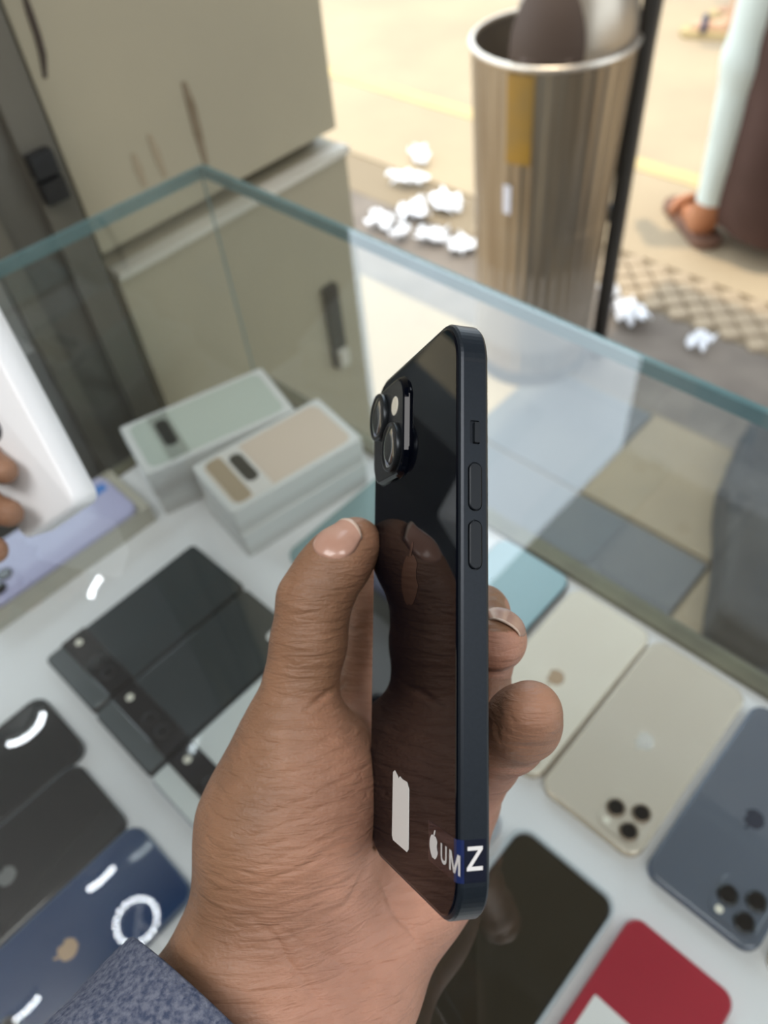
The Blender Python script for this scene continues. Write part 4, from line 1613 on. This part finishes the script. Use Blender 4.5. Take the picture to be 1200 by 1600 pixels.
# side pole, bent over the top
xp = BR_ + 0.012
mesh('pole', *tube([(xp, 0, 0), (xp, 0, 0.3), (xp, 0, 0.70), (xp + 0.004, 0, 0.85), (xp - 0.004, 0, 0.95), (xp - 0.04, 0, 1.02), (xp - 0.10, 0, 1.05), (0, 0, 1.06)], 0.018, 12), M['pole_dark'], bn, True)
mesh('pole_bracket', *box(BR_ * 0.98, xp, -0.012, 0.012, BZ - 0.06, BZ - 0.03), M['pole_dark'], bn)
mesh('pole_bracket', *box(BR_ * 0.93, xp, -0.012, 0.012, 0.36, 0.39), M['pole_dark'], bn)


# ================================================================== PASSERS-BY
def person(label, pos, rotz, cols, long_robe, stepf=0.20, h=0.016):
    """standing / walking figure about 1.68 m tall, local y = facing direction"""
    S_ = SDF((-0.42, -0.45, 0.0), (0.42, 0.50, 1.74), h)
    hip, kn = 0.88, 0.48
    lg = []
    legs = [((-0.09, 0, hip), (-0.10, stepf * 0.6, kn), (-0.10, stepf * 0.75, 0.09)), ((0.09, 0, hip), (0.10, -stepf * 0.2, kn), (0.10, -stepf, 0.10))]
    S_.group([((0, 0, 0.95), (0, 0.0, 1.15), 0.145, 0.125), ((0, 0, 1.15), (0, 0, 1.36), 0.125, 0.12), ((-0.15, 0, 1.38), (0.15, 0, 1.38), 0.06, 0.06)], 0.06, 0.01)
    S_.group([((0, 0, 1.36), (0, 0.01, 1.48), 0.055, 0.05)], 0.02, 0.03)
    S_.group([((0, 0.015, 1.555), (0, 0.02, 1.625), 0.072, 0.078), ((0, 0.09, 1.57), (0, 0.102, 1.555), 0.012, 0.014), ((-0.08, 0.01, 1.58), (-0.08, 0.01, 1.60), 0.012, 0.014), ((0.08, 0.01, 1.58), (0.08, 0.01, 1.60), 0.012, 0.014)], 0.015, 0.02)
    for a_, b_, c_ in legs:
        S_.group([(a_, b_, 0.085, 0.058), (b_, c_, 0.058, 0.038), (c_, (c_[0], c_[1] + 0.02, 0.035), 0.034, 0.032), ((c_[0], c_[1] + 0.02, 0.035), (c_[0], c_[1] + 0.16, 0.028), 0.032, 0.024)], 0.03, 0.03)
    for sx in (-1, 1):
        S_.group([((sx * 0.19, 0, 1.37), (sx * 0.25, -0.03 * sx, 1.10), 0.052, 0.042), ((sx * 0.25, -0.03 * sx, 1.10), (sx * 0.25, 0.10, 0.90), 0.040, 0.030), ((sx * 0.25, 0.10, 0.90), (sx * 0.245, 0.14, 0.80), 0.032, 0.026)], 0.02, 0.02)
    V, Q = S_.mesh()
    V = smooth_verts(V, Q, 3)
    V[:, 2] = np.maximum(V[:, 2], 0.004)
    mw_ = Matrix.Translation(pos) @ Matrix.Rotation(rotz, 4, 'Z')
    body = mesh('person', V, Q, [cols['skin'], cols['top'], cols['leg']], smooth=True, mw=mw_)
    tag(body, label, 'person')
    cz = V[Q].mean(1)
    idx_ = np.zeros(len(Q), int)
    arm = np.abs(cz[:, 0]) > 0.175
    idx_[(cz[:, 2] > 0.86) & (cz[:, 2] < 1.43) & ~(arm & (cz[:, 2] < 1.12))] = 1
    idx_[(cz[:, 2] <= 0.86) & ~arm & (cz[:, 2] > cols.get('hem', 0.12))] = 2
    body.data.polygons.foreach_set('material_index', idx_.astype(np.int32))
    # hair
    v, f = lathe([(0.092, 0.0), (0.094, 0.03), (0.085, 0.075), (0.055, 0.105), (0.01, 0.118)], 24)
    mesh('hair', [(x, y * 1.08 - 0.005, z + 1.595) for x, y, z in v], f, cols['hair'], body, True)
    for ex in (-0.03, 0.03):
        mesh('eye', *[(lambda vf: ([(x + ex, y + 0.092, z + 1.60) for x, y, z in vf[0]], vf[1]))(lathe([(0.001, -0.006), (0.008, -0.003), (0.008, 0.003), (0.001, 0.006)], 10))][0], cols['hair'], body)
    for (a_, b_, c_) in legs:
        so = slab(0.085, 0.27, 0.04, [(0.004, 0.0), (0, 0.004), (0, 0.022), (0.003, 0.026)], 6)
        s_ = mesh('sandal_sole', [(x + c_[0], y + c_[1] + 0.075, z) for x, y, z in so[0]], so[1], cols['sole'], body)
        pts = []
        for i in range(11):
            a = math.pi * i / 10
            pts.append((c_[0] + 0.043 * math.cos(a), c_[1] + 0.12, 0.024 + 0.042 * math.sin(a)))
        mesh('sandal_strap', *[(lambda vf: ([(x, y, z) for x, y, z in vf[0]], vf[1]))(tube(pts, 0.012, 8))][0], cols['strap'], s_, True)
    if long_robe:
        loops = []
        for i, (z, rx, ry) in enumerate([(0.07, 0.19, 0.20), (0.10, 0.195, 0.205), (0.35, 0.175, 0.17), (0.60, 0.165, 0.155), (0.90, 0.175, 0.16), (1.15, 0.16, 0.15), (1.36, 0.17, 0.13), (1.42, 0.09, 0.09)]):
            L = []
            for j in range(36):
                a = 2 * math.pi * j / 36
                k_ = 1 + (0.035 * math.sin(7 * a) + 0.02 * math.sin(11 * a + 1)) * max(0, 1.1 - z)
                L.append((rx * k_ * math.cos(a) + 0.105 * max(0, 1 - z / 0.9), ry * k_ * math.sin(a), z))
            loops.append(L)
        v, f = loft(loops, False, False)
        rb = mesh('robe', v, f, cols['robe'], body, True)
    return body


M['p_skin'] = mat('passer_skin', (0.42, 0.17, 0.08), 0.5)
M['p_skin2'] = mat('passer_skin_light', (0.55, 0.33, 0.20), 0.5)
M['brown_robe'] = mat('brown_robe', (0.060, 0.026, 0.018), 0.7, noise=(5, (0.10, 0.05, 0.04), 0.7))
M['white_cloth'] = mat('white_cloth', (0.68, 0.74, 0.68), 0.7)
M['hair'] = mat('hair_black', (0.012, 0.01, 0.009), 0.5)
M['navy_cloth'] = mat('navy_cloth', (0.03, 0.035, 0.07), 0.6)
M['sole_tan'] = mat('sole_tan', (0.45, 0.34, 0.17), 0.7)
M['sole_dark'] = mat('sole_dark', (0.16, 0.08, 0.05), 0.7)
M['kurta'] = mat('kurta', (0.30, 0.32, 0.35), 0.8)

RZ = math.radians(63.4)
person('person in a long dark brown robe and white trousers stepping along the road', (1.095, 1.905, 0.0), math.radians(4),
       dict(skin=M['p_skin'], top=M['brown_robe'], leg=M['white_cloth'], robe=M['brown_robe'], hair=M['hair'], sole=M['sole_dark'], strap=M['p_skin'], hem=0.12), True, 0.06)
person('person in navy strapped sandals and grey shirt standing on the road', (1.70, 3.40, 0.0), RZ,
       dict(skin=M['p_skin2'], top=M['kurta'], leg=M['navy_cloth'], hair=M['hair'], sole=M['sole_tan'], strap=M['navy_cloth'], hem=0.45), False, 0.05)
